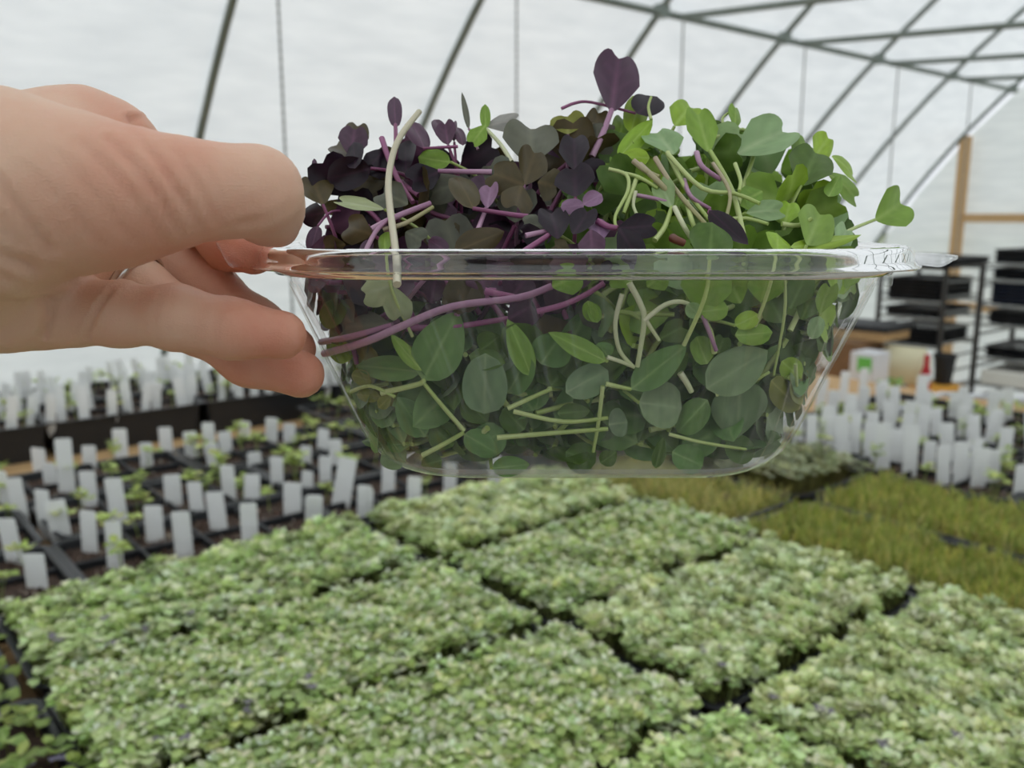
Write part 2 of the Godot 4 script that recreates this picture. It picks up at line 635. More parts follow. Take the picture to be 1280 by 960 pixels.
var patch_green := []
var patch_tall := []
var patch_big := []
var patch_blade := []
var plant_single := []
const RIM := 0.92

# one tray of crop: x0..x1 along, v0..v1 across (towards the far wall)
func crop(called: String, label: String, group: String, x0: float, x1: float, v0: float, v1: float, kind: String, singles: int) -> void:
	var w := x1 - x0
	var d := v1 - v0
	var h := 0.062
	var o := base(called, Vector3((x0 + x1) / 2, RIM - h, -(v0 + v1) / 2))
	put("tray_body", tray_mesh(w - 0.014, d - 0.014, h), o)
	put("soil", soil_mesh(w - 0.03, d - 0.03, 0.003), o, Vector3(0, h - 0.016, 0))
	var noise := FastNoiseLite.new()
	noise.seed = int(x0 * 100 + v0 * 1000)
	noise.frequency = 9.0
	var step := 0.0165
	var pool: Array = patch_green
	if kind == "blade":
		pool = patch_blade; step = 0.021
	elif kind == "tall":
		pool = patch_tall; step = 0.022
	elif kind == "big":
		pool = patch_big; step = 0.034
	var list := []
	var inset := 0.027 if kind == "green" else 0.03
	var nx := int((w - inset * 2) / step)
	var nz := int((d - inset * 2) / step)
	for i in nx + 1:
		for j in nz + 1:
			var p := Vector3((float(i) / nx - 0.5) * (w - inset * 2) + rng.randf_range(-0.4, 0.4) * step, h - 0.016, (float(j) / nz - 0.5) * (d - inset * 2) + rng.randf_range(-0.4, 0.4) * step)
			var nv := noise.get_noise_2d(p.x, p.z)
			if kind == "blade" and nv < -0.38:
				continue
			if kind == "big" and rng.randf() < 0.25:
				continue
			var s := 1.0 + nv * 0.42 + rng.randf_range(-0.1, 0.1)
			var tilt := Basis(Vector3(1, 0, 0), rng.randf_range(-0.15, 0.15)) * Basis(Vector3(0, 0, 1), rng.randf_range(-0.15, 0.15))
			var bs := tilt * Basis(Vector3.UP, rng.randf() * TAU).scaled(Vector3(rng.randf_range(0.9, 1.15), s, rng.randf_range(0.9, 1.15)))
			list.append([o.transform.origin.distance_to(EYE) * 0.0 + (o.transform.origin + p).distance_to(EYE), Transform3D(bs, p)])
	list.sort_custom(func(a, b): return a[0] < b[0])
	var k0 := 0
	for k in mini(singles, list.size()):
		# the nearest plants are built one by one
		put("seedling", plant_single[k % plant_single.size()], o, list[k][1].origin, list[k][1].basis)
	var per := pool.size()
	var pick: Mesh = pool[rng.randi() % per]
	var places := []
	var tints := []
	for q in list:
		places.append(q[1])
		var g := rng.randf_range(0.78, 1.18)
		tints.append(Color(g * rng.randf_range(0.94, 1.08), g, g * rng.randf_range(0.85, 1.15)))
	var mi := MultiMeshInstance3D.new()
	mi.name = "crop"
	mi.multimesh = spread_copies(pick, places, tints)
	mi.set_meta("kind", "stuff")
	o.add_child(mi, true)
	tag(o, label, "seed tray", group)

func crop_trays() -> void:
	var pal := [lin(206, 222, 154), lin(174, 199, 116), lin(228, 234, 196), lin(168, 180, 108), lin(230, 234, 198)]
	var pal_tall := [lin(176, 186, 140), lin(150, 164, 108), lin(196, 202, 164), lin(128, 126, 70), lin(206, 210, 176)]
	var pal_big := [lin(120, 148, 66), lin(150, 172, 84), lin(96, 126, 58), lin(150, 150, 80), lin(190, 204, 130)]
	for k in 4:
		patch_green.append(green_patch(6, 0.014, 0.04, 0.0122, pal))
		patch_tall.append(green_patch(6, 0.016, 0.05, 0.009, pal_tall))
		patch_big.append(green_patch(2, 0.012, 0.022, 0.021, pal_big))
		patch_blade.append(blade_patch())
	for k in 6:
		plant_single.append(green_patch(1, 0.001, 0.047, 0.0135, pal))
	var vs := [[0.275, 0.566], [0.575, 0.855], [0.862, 1.142], [1.15, 1.432]]
	var rows := ["fourth", "third", "second", "first"]
	for k in 4:
		if k > 0:
			crop("microgreen_tray", "black tray full of pale green microgreens, %s row from the white tags, nearer column" % rows[k], "trays of leafy microgreens", 0.185, 0.79, vs[k][0], vs[k][1], "green", 50)
		else:
			crop("microgreen_tray", "black tray full of pale green microgreens, lowest one at the bottom edge", "trays of leafy microgreens", 0.25, 0.79, vs[k][0], vs[k][1], "green", 60)
		crop("microgreen_tray", "black tray full of pale green microgreens, %s row from the white tags, farther column" % rows[k], "trays of leafy microgreens", 0.80, 1.315, vs[k][0], vs[k][1], "green", [60, 30, 0, 0][k])
	crop("microgreen_tray", "black tray of sparse larger green leaves at the bottom corner beneath the hand", "trays of larger seedlings", -0.36, 0.192, 0.862, 1.142, "big", 0)
	crop("microgreen_tray", "black tray of sparse larger green leaves against the tagged trays", "trays of larger seedlings", -0.36, 0.175, 1.15, 1.432, "big", 0)
	crop("grass_seedling_tray", "black tray of fine grassy seedlings in front of the dark tray junction", "trays of grassy seedlings", 1.33, 1.592, 0.41, 0.96, "blade", 0)
	crop("grass_seedling_tray", "black tray of fine grassy seedlings below the plastic box", "trays of grassy seedlings", 1.33, 1.592, 0.972, 1.432, "blade", 0)
	crop("grass_seedling_tray", "black tray of fine grassy seedlings beside the tagged trays on the right", "trays of grassy seedlings", 1.602, 1.885, 0.41, 0.96, "blade", 0)
	crop("brassica_seedling_tray", "black tray of taller pale stemmed seedlings under the box's lower corner", "trays of taller seedlings", 1.602, 1.885, 0.972, 1.432, "tall", 0)

# ---------- trays with white tags ----------
var tag_meshes := []
func make_tag_mesh(w: float, h: float) -> ArrayMesh:
	var mb := MB.new()
	var t := 0.0009
	var o := [Vector2(0, -0.035), Vector2(w / 2, -0.008), Vector2(w / 2, h - 0.004), Vector2(w / 2 - 0.001, h - 0.001), Vector2(w / 2 - 0.004, h), Vector2(-w / 2 + 0.004, h), Vector2(-w / 2 + 0.001, h - 0.001), Vector2(-w / 2, h - 0.004), Vector2(-w / 2, -0.008)]
	var m := o.size()
	for k in range(1, m - 1):
		mb.triangle(Vector3(o[0].x, o[0].y, t), Vector3(o[k + 1].x, o[k + 1].y, t), Vector3(o[k].x, o[k].y, t))
		mb.triangle(Vector3(o[0].x, o[0].y, -t), Vector3(o[k].x, o[k].y, -t), Vector3(o[k + 1].x, o[k + 1].y, -t))
	for k in m:
		var j := (k + 1) % m
		mb.quad(Vector3(o[k].x, o[k].y, t), Vector3(o[j].x, o[j].y, t), Vector3(o[j].x, o[j].y, -t), Vector3(o[k].x, o[k].y, -t))
	return mb.mesh(M.label_white)

func plant_tag(at: Vector3, lean: Vector2, turn: float, size: Vector2, label: String, group: String) -> void:
	var key := Vector2(snappedf(size.x, 0.002), snappedf(size.y, 0.008))
	var m: ArrayMesh
	for q in tag_meshes:
		if q[0] == key:
			m = q[1]
	if m == null:
		m = make_tag_mesh(key.x, key.y)
		tag_meshes.append([key, m])
	var b := FR.basis * Basis(Vector3.UP, turn) * Basis(Vector3(0, 0, 1), lean.x) * Basis(Vector3(1, 0, 0), lean.y)
	tag(put("plant_tag", m, self, at, b), label, "plant tag", group)

# cell tray standing on y; nx by nv cells
func cell_tray(label: String, group: String, x0: float, x1: float, v0: float, v1: float, nx: int, nv: int, seeds: float, rim := RIM, h := 0.062) -> void:
	var w := x1 - x0
	var d := v1 - v0
	var o := base("cell_tray", Vector3((x0 + x1) / 2, rim - h, -(v0 + v1) / 2))
	put("tray_body", tray_mesh(w - 0.008, d - 0.008, h), o)
	var cw := (w - 0.024) / nx
	var cd := (d - 0.024) / nv
	for k in range(1, nx):
		var b := MB.new()
		b.cbox(Vector3(-w / 2 + 0.012 + cw * k, h - 0.021, 0), Vector3(0.006, 0.036, d - 0.022), 0.002)
		put("divider", b.mesh(M.black), o)
	for k in range(1, nv):
		var b := MB.new()
		b.cbox(Vector3(0, h - 0.0215, -d / 2 + 0.012 + cd * k), Vector3(w - 0.022, 0.036, 0.006), 0.002)
		put("divider", b.mesh(M.black), o)
	for i in nx:
		for j in nv:
			var c := Vector3(-w / 2 + 0.012 + cw * (i + 0.5), h - 0.014 - rng.randf() * 0.005, -d / 2 + 0.012 + cd * (j + 0.5))
			put("soil", soil_mesh(cw - 0.006, cd - 0.006, 0.004), o, c)
			var g := MB.new()
			for q in 26:
				g.col = jit([lin(120, 92, 74), lin(190, 176, 160), lin(70, 50, 40)][rng.randi() % 3], 0.2)
				g.tube([c + Vector3(rng.randf_range(-0.46, 0.46) * cw, 0.001, rng.randf_range(-0.46, 0.46) * cd), Vector3.ZERO], [0.0028], 4, false)
				var p: Vector3 = g.v[g.v.size() - 8]
				for e in 4:
					g.v[g.v.size() - 4 + e] = g.v[g.v.size() - 8 + e] + Vector3(rng.randf_range(-0.004, 0.004), 0.004, rng.randf_range(-0.004, 0.004))
			var gm := put("grit", g.mesh(M.stem), o)
			gm.set_meta("kind", "stuff")
			var n := int(seeds) + (1 if rng.randf() < fposmod(seeds, 1.0) else 0)
			for q in n:
				var at := c + Vector3(rng.randf_range(-0.36, 0.36) * cw, 0, rng.randf_range(-0.36, 0.36) * cd)
				put("seedling", seedling_pool[rng.randi() % seedling_pool.size()], o, at, Basis(Vector3.UP, rng.randf() * TAU).scaled(Vector3.ONE * rng.randf_range(0.8, 1.25)))
	tag(o, label, "cell tray", group)

var seedling_pool := []
func tag_trays() -> void:
	var pal := [lin(176, 196, 96), lin(158, 184, 84), lin(196, 208, 124), lin(170, 186, 110), lin(206, 216, 150)]
	for k in 5:
		var mb := MB.new()
		green_plant(mb, Vector3.ZERO, rng.randf_range(0.03, 0.05), 0.021, pal)
		green_plant(mb, Vector3(0.002, 0, 0.002), rng.randf_range(0.04, 0.06), 0.019, pal)
		seedling_pool.append(mb.mesh(M.leaf))
	# by the far wall, under the hand
	var ord := ["first", "second", "third", "fourth", "fifth"]
	var xs := [-0.165, 0.322, 0.79, 1.255, 1.725]
	for k in 5:
		cell_tray("black cell tray of brown soil with tags, front row, %s along from the hand's edge" % ord[k], "tagged cell trays under the hand", xs[k], xs[k] + 0.462 + (0.02 if k == 0 else 0.0), 1.45, 1.70, 4, 2, 0.6)
		cell_tray("black cell tray of brown soil with tags, second row, %s along from the hand's edge" % ord[k], "tagged cell trays under the hand", xs[k] + 0.02, xs[k] + 0.482, 1.71, 1.96, 4, 2, 1.4)
	cell_tray("black cell tray with sparse tags beside the bare wood under the hand", "tagged cell trays under the hand", 0.25, 0.71, 1.98, 2.22, 4, 2, 0.8)
	cell_tray("black cell tray of seedlings on the bare wood, beneath the fingertips", "tagged cell trays under the hand", 0.72, 1.18, 1.98, 2.23, 4, 2, 1.8)
	cell_tray("black cell tray of seedlings behind the box's lower left corner", "tagged cell trays under the hand", 1.19, 1.65, 1.98, 2.23, 4, 2, 2.2)
	cell_tray("black cell tray of seedlings, third row beside the far dense tags", "tagged cell trays under the hand", 1.19, 1.65, 2.24, 2.49, 4, 2, 2.0)
	for k in 4:
		cell_tray("deep black cell tray crowded with white tags along the far wall, %s from the end" % ord[k], "crowded tagged trays along the wall", 0.1 + k * 0.42, 0.515 + k * 0.42, 2.56, 2.84, 4, 2, 1.5, 0.955, 0.10)
		cell_tray("deep black cell tray crowded with white tags, hindmost row, %s from the end" % ord[k], "crowded tagged trays along the wall", 0.1 + k * 0.42, 0.515 + k * 0.42, 2.85, 3.13, 4, 2, 1.5, 0.955, 0.10)
	var z := [[50, 750, 40, 595, 65], [125, 835, 120, 715, 75], [70, 600, 55, 470, 55], [15, 560, 10, 440, 50], [150, 630, 150, 500, 55], [205, 670, 190, 545, 65], [300, 710, 300, 580, 60], [385, 765, 390, 600, 60], [400, 630, 390, 465, 60], [225, 520, 225, 335, 52], [300, 560, 300, 440, 55], [300, 440, 303, 365, 45], [135, 460, 140, 365, 50], [170, 490, 170, 415, 45], [518, 675, 517, 555, 62], [615, 725, 613, 568, 60], [580, 560, 578, 455, 55], [660, 600, 655, 475, 50], [730, 640, 715, 510, 65], [835, 695, 835, 545, 55], [840, 560, 845, 455, 50], [765, 540, 760, 425, 50], [925, 505, 930, 390, 45], [850, 440, 850, 385, 45], [975, 590, 980, 485, 60], [1025, 520, 1030, 440, 40], [1045, 650, 1055, 525, 55], [1135, 565, 1170, 400, 60], [1215, 615, 1225, 500, 50], [1085, 490, 1090, 400, 40], [1120, 430, 1120, 340, 40], [1020, 430, 1022, 365, 38], [1075, 390, 1085, 305, 38], [965, 350, 967, 290, 38], [905, 350, 910, 270, 40], [815, 330, 820, 285, 38], [755, 390, 750, 315, 40], [700, 390, 700, 285, 38], [710, 430, 710, 350, 38], [640, 400, 637, 315, 42], [557, 395, 557, 300, 42], [405, 415, 405, 310, 45], [490, 430, 490, 350, 40]]
	var nth := ["first", "second", "third", "fourth", "fifth", "sixth", "seventh", "eighth", "ninth", "tenth", "eleventh", "twelfth", "thirteenth"]
	var band := func(y: float) -> int: return 0 if y > 660 else 1 if y > 585 else 2 if y > 500 else 3 if y > 420 else 4
	var bands := ["lowest", "second lowest", "middle", "second highest", "highest"]
	for q in z:
		var a := on_y(q[0] / 2.667, 420 + q[1] / 2.667, RIM - 0.012)
		var top := Vector2(q[2] - q[0], q[1] - q[3]) / 2.667
		var dist := (FR.affine_inverse() * a).z * -1.0
		var k := dist / FPX
		var h := top.length() * k * 1.02
		var turn := rng.randf_range(-0.25, 0.25)
		var place := Vector2(q[0] / 2.667, 420 + q[1] / 2.667)
		var rank := 0
		for e in z:
			if band.call(e[1]) == band.call(q[1]) and e[0] < q[0]:
				rank += 1
		var lab := "white plant tag under the hand, %s band of tags, %s from the left" % [bands[band.call(q[1])], nth[rank]]
		if q[1] == 835:
			lab = "short white plastic plant tag lowest of all, at the tray edge below the hand"
		elif q[0] == 50:
			lab = "white plastic plant tag just above the lowest tag, tilted to one side"
		elif q[0] == 385:
			lab = "tall white plastic plant tag at the front tray edge, first before the tray corner"
		elif q[0] == 615:
			lab = "tall white plastic plant tag at the front edge, two tags past the tray corner"
		elif q[0] == 835:
			lab = "tall narrow white plant tag at the front edge, midway to the box"
		elif q[0] == 1135:
			lab = "long white plant tag leaning towards the plastic box"
		plant_tag(a, Vector2(-atan2(top.x, top.y) * 0.9, rng.randf_range(-0.08, 0.08)), turn, Vector2(clampf(q[4] / 2.667 * k * 1.05, 0.022, 0.04), h), lab, "white tags under the hand")
	# below the box
	for q in [[485, 618, 482, 588], [517, 638, 520, 592], [562, 618, 563, 588], [618, 608, 618, 590], [455, 650, 460, 605], [392, 664, 398, 612]]:
		var a := on_y(q[0], q[1], RIM - 0.012)
		plant_tag(a, Vector2(-0.05, 0), rng.randf_range(-0.2, 0.2), Vector2(0.028, 0.075), "white plastic plant tag in the row below the plastic box, %s from the left" % ["third", "fourth", "fifth", "rightmost, sixth", "second", "first"][[485, 517, 562, 618, 455, 392].find(q[0])], "white tags below the box")
	# crowded tags along the wall
	for i in 34:
		for j in 4:
			if rng.randf() < 0.16:
				continue
			var at := Vector3(0.13 + i * 0.049 + rng.randf_range(-0.015, 0.015), 0.945, -(2.60 + j * 0.145 + rng.randf_range(-0.025, 0.025)))
			plant_tag(at, Vector2(rng.randf_range(-0.22, 0.22), rng.randf_range(-0.12, 0.12)), rng.randf_range(-0.5, 0.5), Vector2(0.028, rng.randf_range(0.075, 0.095)), "white plastic plant tag in the crowded trays along the far wall", "white tags along the far wall")
	# beyond the grassy seedlings, on the right
	for k in 3:
		cell_tray("black cell tray with crowded white tags beyond the grassy seedlings, %s from the side" % ord[k], "tagged cell trays before the racks", 1.905, 2.37, 0.32 + k * 0.372, 0.685 + k * 0.372, 4, 3, 1.1)
		cell_tray("black cell tray with crowded white tags, row nearer the racks, %s from the side" % ord[k], "tagged cell trays before the racks", 2.38, 2.85, 0.32 + k * 0.372, 0.685 + k * 0.372, 4, 3, 1.1)
	var r4 := [[705, 610, 700, 330, 72], [570, 580, 560, 330, 72], [875, 655, 860, 455, 72], [1050, 670, 1060, 470, 86], [1125, 640, 1115, 470, 70], [1260, 725, 1262, 555, 80], [945, 595, 950, 430, 60], [800, 590, 800, 430, 60], [375, 550, 350, 300, 68], [310, 495, 305, 300, 60], [215, 530, 205, 300, 56], [430, 520, 430, 290, 46], [635, 560, 625, 380, 60], [1185, 550, 1180, 400, 60]]
	for q in r4:
		var rank := 0
		for e in r4:
			if e[0] > q[0]:
				rank += 1
		var p := Vector2(960 + q[0] / 4.0, 440 + q[1] / 4.0)
		var a := on_y(p.x, p.y, RIM - 0.012)
		var k := -(FR.affine_inverse() * a).z / FPX
		plant_tag(a, Vector2(-atan2(q[2] - q[0], q[1] - q[3]) * 0.9, 0), rng.randf_range(-0.2, 0.2), Vector2(clampf(q[4] / 4.0 * k, 0.026, 0.044), minf((q[1] - q[3]) / 4.0 * k, 0.12)), "large white plant tag at the near edge beyond the grassy seedlings, %s from the right" % (nth + ["fourteenth"])[rank], "white tags at the near edge before the racks")
	for i in 9:
		for j in 11:
			if rng.randf() < 0.2:
				continue
			var at := Vector3(2.02 + i * 0.09 + rng.randf_range(-0.03, 0.03), RIM - 0.012, -(0.40 + j * 0.105 + rng.randf_range(-0.03, 0.03)))
			plant_tag(at, Vector2(rng.randf_range(-0.12, 0.12), rng.randf_range(-0.1, 0.1)), rng.randf_range(-0.4, 0.4), Vector2(0.032, rng.randf_range(0.085, 0.105)), "white plastic plant tag in the crowd before the racks", "white tags before the racks")

# ---------- clear plastic box ----------
const BOX_C := Vector3(0.0218, -0.0795, -0.3035)   # base centre in the level frame

func round_rect(hw: float, hd: float, rc: float, m: int) -> Array:
	# m points evenly along a rounded rectangle, with outward normals and the running length
	var out := []
	var straight_x := 2.0 * (hw - rc)
	var straight_z := 2.0 * (hd - rc)
	var arc := PI / 2 * rc
	var total := 2 * (straight_x + straight_z) + 4 * arc
	for k in m:
		var s := total * k / m
		var p := Vector2.ZERO
		var nn := Vector2.ZERO
		var side := 0
		var start := [Vector2(-hw + rc, hd), Vector2(hw, hd - rc), Vector2(hw - rc, -hd), Vector2(-hw, -hd + rc)]
		var dirs := [Vector2(1, 0), Vector2(0, -1), Vector2(-1, 0), Vector2(0, 1)]
		var lens := [straight_x, straight_z, straight_x, straight_z]
		var ctr := [Vector2(hw - rc, hd - rc), Vector2(hw - rc, -hd + rc), Vector2(-hw + rc, -hd + rc), Vector2(-hw + rc, hd - rc)]
		while true:
			if s < lens[side]:
				p = start[side] + dirs[side] * s
				nn = Vector2(-dirs[side].y, dirs[side].x)
				break
			s -= lens[side]
			if s < arc:
				var a0 := [PI / 2, 0.0, -PI / 2, PI]
				var a: float = a0[side] - s / rc
				nn = Vector2(cos(a), sin(a))
				p = ctr[side] + nn * rc
				break
			s -= arc
			side += 1
		out.append([p, nn, total * k / m])
	return out

func shell(prof: Array, m: int, flute: float) -> MB:
	# rings of [half width, half depth, corner, y, fluting]
	var mb := MB.new()
	var rings := prof.size()
	for q in prof:
		var rr := round_rect(q[0], q[1], q[2], m)
		for k in m:
			var ph := fposmod(52.0 * k / m, 1.0) - 0.5
			var e: float = flute * q[4] * (exp(-pow(ph / 0.13, 2.0)) - 0.35 * cos(TAU * 13.0 * k / m))
			var p: Vector2 = rr[k][0] + rr[k][1] * e
			mb.add(Vector3(p.x, q[3], p.y), Vector3.ZERO)
	for r in rings - 1:
		for k in m:
			var a := r * m + k
			var b := r * m + (k + 1) % m
			for f in [[a, b + m, b], [a, a + m, b + m]]:
				mb.tri(f[0], f[1], f[2])
				var nn := (mb.v[f[2]] - mb.v[f[0]]).cross(mb.v[f[1]] - mb.v[f[0]])
				for t in 3:
					mb.n[f[t]] += nn
	for k in mb.n.size():
		mb.n[k] = mb.n[k].normalized()
	return mb

func container() -> void:
	var o := base("plastic_box", FR * BOX_C, FR.basis)
	var low := shell([[0.052, 0.034, 0.024, 0.0022, 0], [0.0595, 0.0395, 0.028, 0.0, 0], [0.0630, 0.0430, 0.030, 0.0006, 0], [0.0660, 0.0455, 0.032, 0.0025, 0], [0.0676, 0.0466, 0.0325, 0.0044, 0]], 200, 0.0)
	# closed bottom
	var c := low.add(Vector3(0, 0.0026, 0), Vector3.DOWN)
	for k in 200:
		low.tri(c, k, (k + 1) % 200)
	put("base_panel", low.mesh(M.base_clear), o)
	var wall := shell([[0.0676, 0.0466, 0.0325, 0.0044, 0], [0.0690, 0.0475, 0.033, 0.0065, 0.7], [0.0718, 0.0492, 0.034, 0.012, 1], [0.0763, 0.0512, 0.036, 0.022, 1], [0.0815, 0.0527, 0.037, 0.034, 1], [0.0872, 0.0545, 0.038, 0.047, 1], [0.0918, 0.056, 0.039, 0.0575, 1], [0.0928, 0.0566, 0.0395, 0.0595, 0.5], [0.0935, 0.057, 0.040, 0.0605, 0], [0.0941, 0.0575, 0.040, 0.0632, 0]], 704, 0.0008)
	put("wall_shell", wall.mesh(M.clear), o)
	# rim: a solid folded lip, closed all round
	var rp := [[0.0838, 0.0575, 0.0630], [0.0860, 0.0591, 0.0634], [0.0870, 0.0599, 0.0645], [0.0874, 0.0602, 0.0668], [0.0878, 0.0605, 0.0690], [0.0888, 0.0611, 0.0704], [0.0902, 0.0618, 0.0709], [0.0918, 0.0624, 0.0704], [0.0927, 0.0629, 0.0690], [0.0932, 0.0632, 0.0668], [0.0938, 0.0636, 0.0656], [0.0950, 0.0643, 0.0650], [0.0950, 0.0643, 0.0643], [0.0934, 0.0633, 0.0646], [0.0922, 0.0626, 0.0660], [0.0918, 0.0623, 0.0682], [0.0912, 0.0620, 0.0693], [0.0902, 0.0615, 0.0697], [0.0893, 0.0611, 0.0694], [0.0887, 0.0608, 0.0684], [0.0884, 0.0606, 0.0664], [0.0880, 0.0603, 0.0640], [0.0868, 0.0595, 0.0624], [0.0838, 0.0574, 0.0620], [0.0838, 0.0575, 0.0630]]
	var ring := []
	for q in rp:
		ring.append([q[0] + 0.0103, q[1], 0.040 + (q[0] - 0.0838) * 0.5, q[2], 0])
	put("rim", shell(ring, 240, 0.0).mesh(M.solid_clear), o)
	for s in [-1.0, 1.0]:
		# lifting tab at each end: a pressed plate with a raised edge, 1 mm thick
		var mb := MB.new()
		var nu := 8
		var nv := 8
		for layer in 2:
			for j in nv + 1:
				for i in nu + 1:
					var a := float(i) / nu
					var b := float(j) / nv * 2.0 - 1.0
					var reach := (0.0105 if s > 0 else 0.0085) * (1.0 - 0.55 * pow(absf(b), 2.5))
					var lift := (0.0022 if s > 0 else 0.0062) * a * a
					mb.add(Vector3(s * (0.1018 + a * reach), 0.0660 + lift - layer * 0.0009, 0.030 + b * (0.016 if s > 0 else 0.019)), Vector3(-s * lift * 80.0 * a, 1, 0).normalized() * (1 if layer == 0 else -1))
		for layer in 2:
			for j in nv:
				for i in nu:
					var p := layer * (nu + 1) * (nv + 1) + j * (nu + 1) + i
					mb.tri(p, p + 1, p + nu + 2); mb.tri(p, p + nu + 2, p + nu + 1)
		var lay := (nu + 1) * (nv + 1)
		var side := func(a: int, b: int) -> void:
			mb.quad(mb.v[a], mb.v[b], mb.v[b + lay], mb.v[a + lay])
		for j in nv:
			side.call(j * (nu + 1) + nu, (j + 1) * (nu + 1) + nu)
			side.call(j * (nu + 1), (j + 1) * (nu + 1))
		for i in nu:
			side.call(i, i + 1)
			side.call(nv * (nu + 1) + i, nv * (nu + 1) + i + 1)
		put("tab", mb.mesh(M.tab_clear), o)
	# small moulded stop under the rim
	var st := shell([[0.0022, 0.0022, 0.0015, 0.0575, 0], [0.0034, 0.003, 0.002, 0.0582, 0], [0.0036, 0.0032, 0.002, 0.0640, 0]], 24, 0.0)
	put("catch", st.mesh(M.clear), o, Vector3(0.0955, 0, 0.022))
	tag(o, "clear plastic box filled with mixed microgreens, held by the hand", "plastic box")

# ---------- hand ----------
var palm_bones := []
var chains := []

func bone(list: Array, a: Array, b: Array) -> void:
	var pa := Lp(a[0], a[1], a[2])
	var pb := Lp(b[0], b[1], b[2])
	list.append([pa, pb, a[3] * a[2] / FPX, b[3] * b[2] / FPX])

func chain(pts: Array) -> Array:
	var l := []
	for k in pts.size() - 1:
		bone(l, pts[k], pts[k + 1])
	return l

func cap(p: Vector3, b: Array) -> float:
	var a: Vector3 = b[0]
	var ab: Vector3 = b[1] - a
	var t := clampf((p - a).dot(ab) / maxf(ab.length_squared(), 1e-9), 0.0, 1.0)
	return p.distance_to(a + ab * t) - lerpf(b[2], b[3], t)

func smin(a: float, b: float, k: float) -> float:
	var h := maxf(k - absf(a - b), 0.0) / k
	return minf(a, b) - h * h * k * 0.25

func hand_field(p: Vector3, pb: Array, ch: Array) -> float:
	var d := 1.0
	for b in pb:
		d = smin(d, cap(p, b), 0.016)
	var out := d
	for g in ch:
		var e := 1.0
		for b in g[0]:
			e = smin(e, cap(p, b), g[1])
		if e < 1.0:
			out = minf(out, smin(d, e, g[2]))
	return out

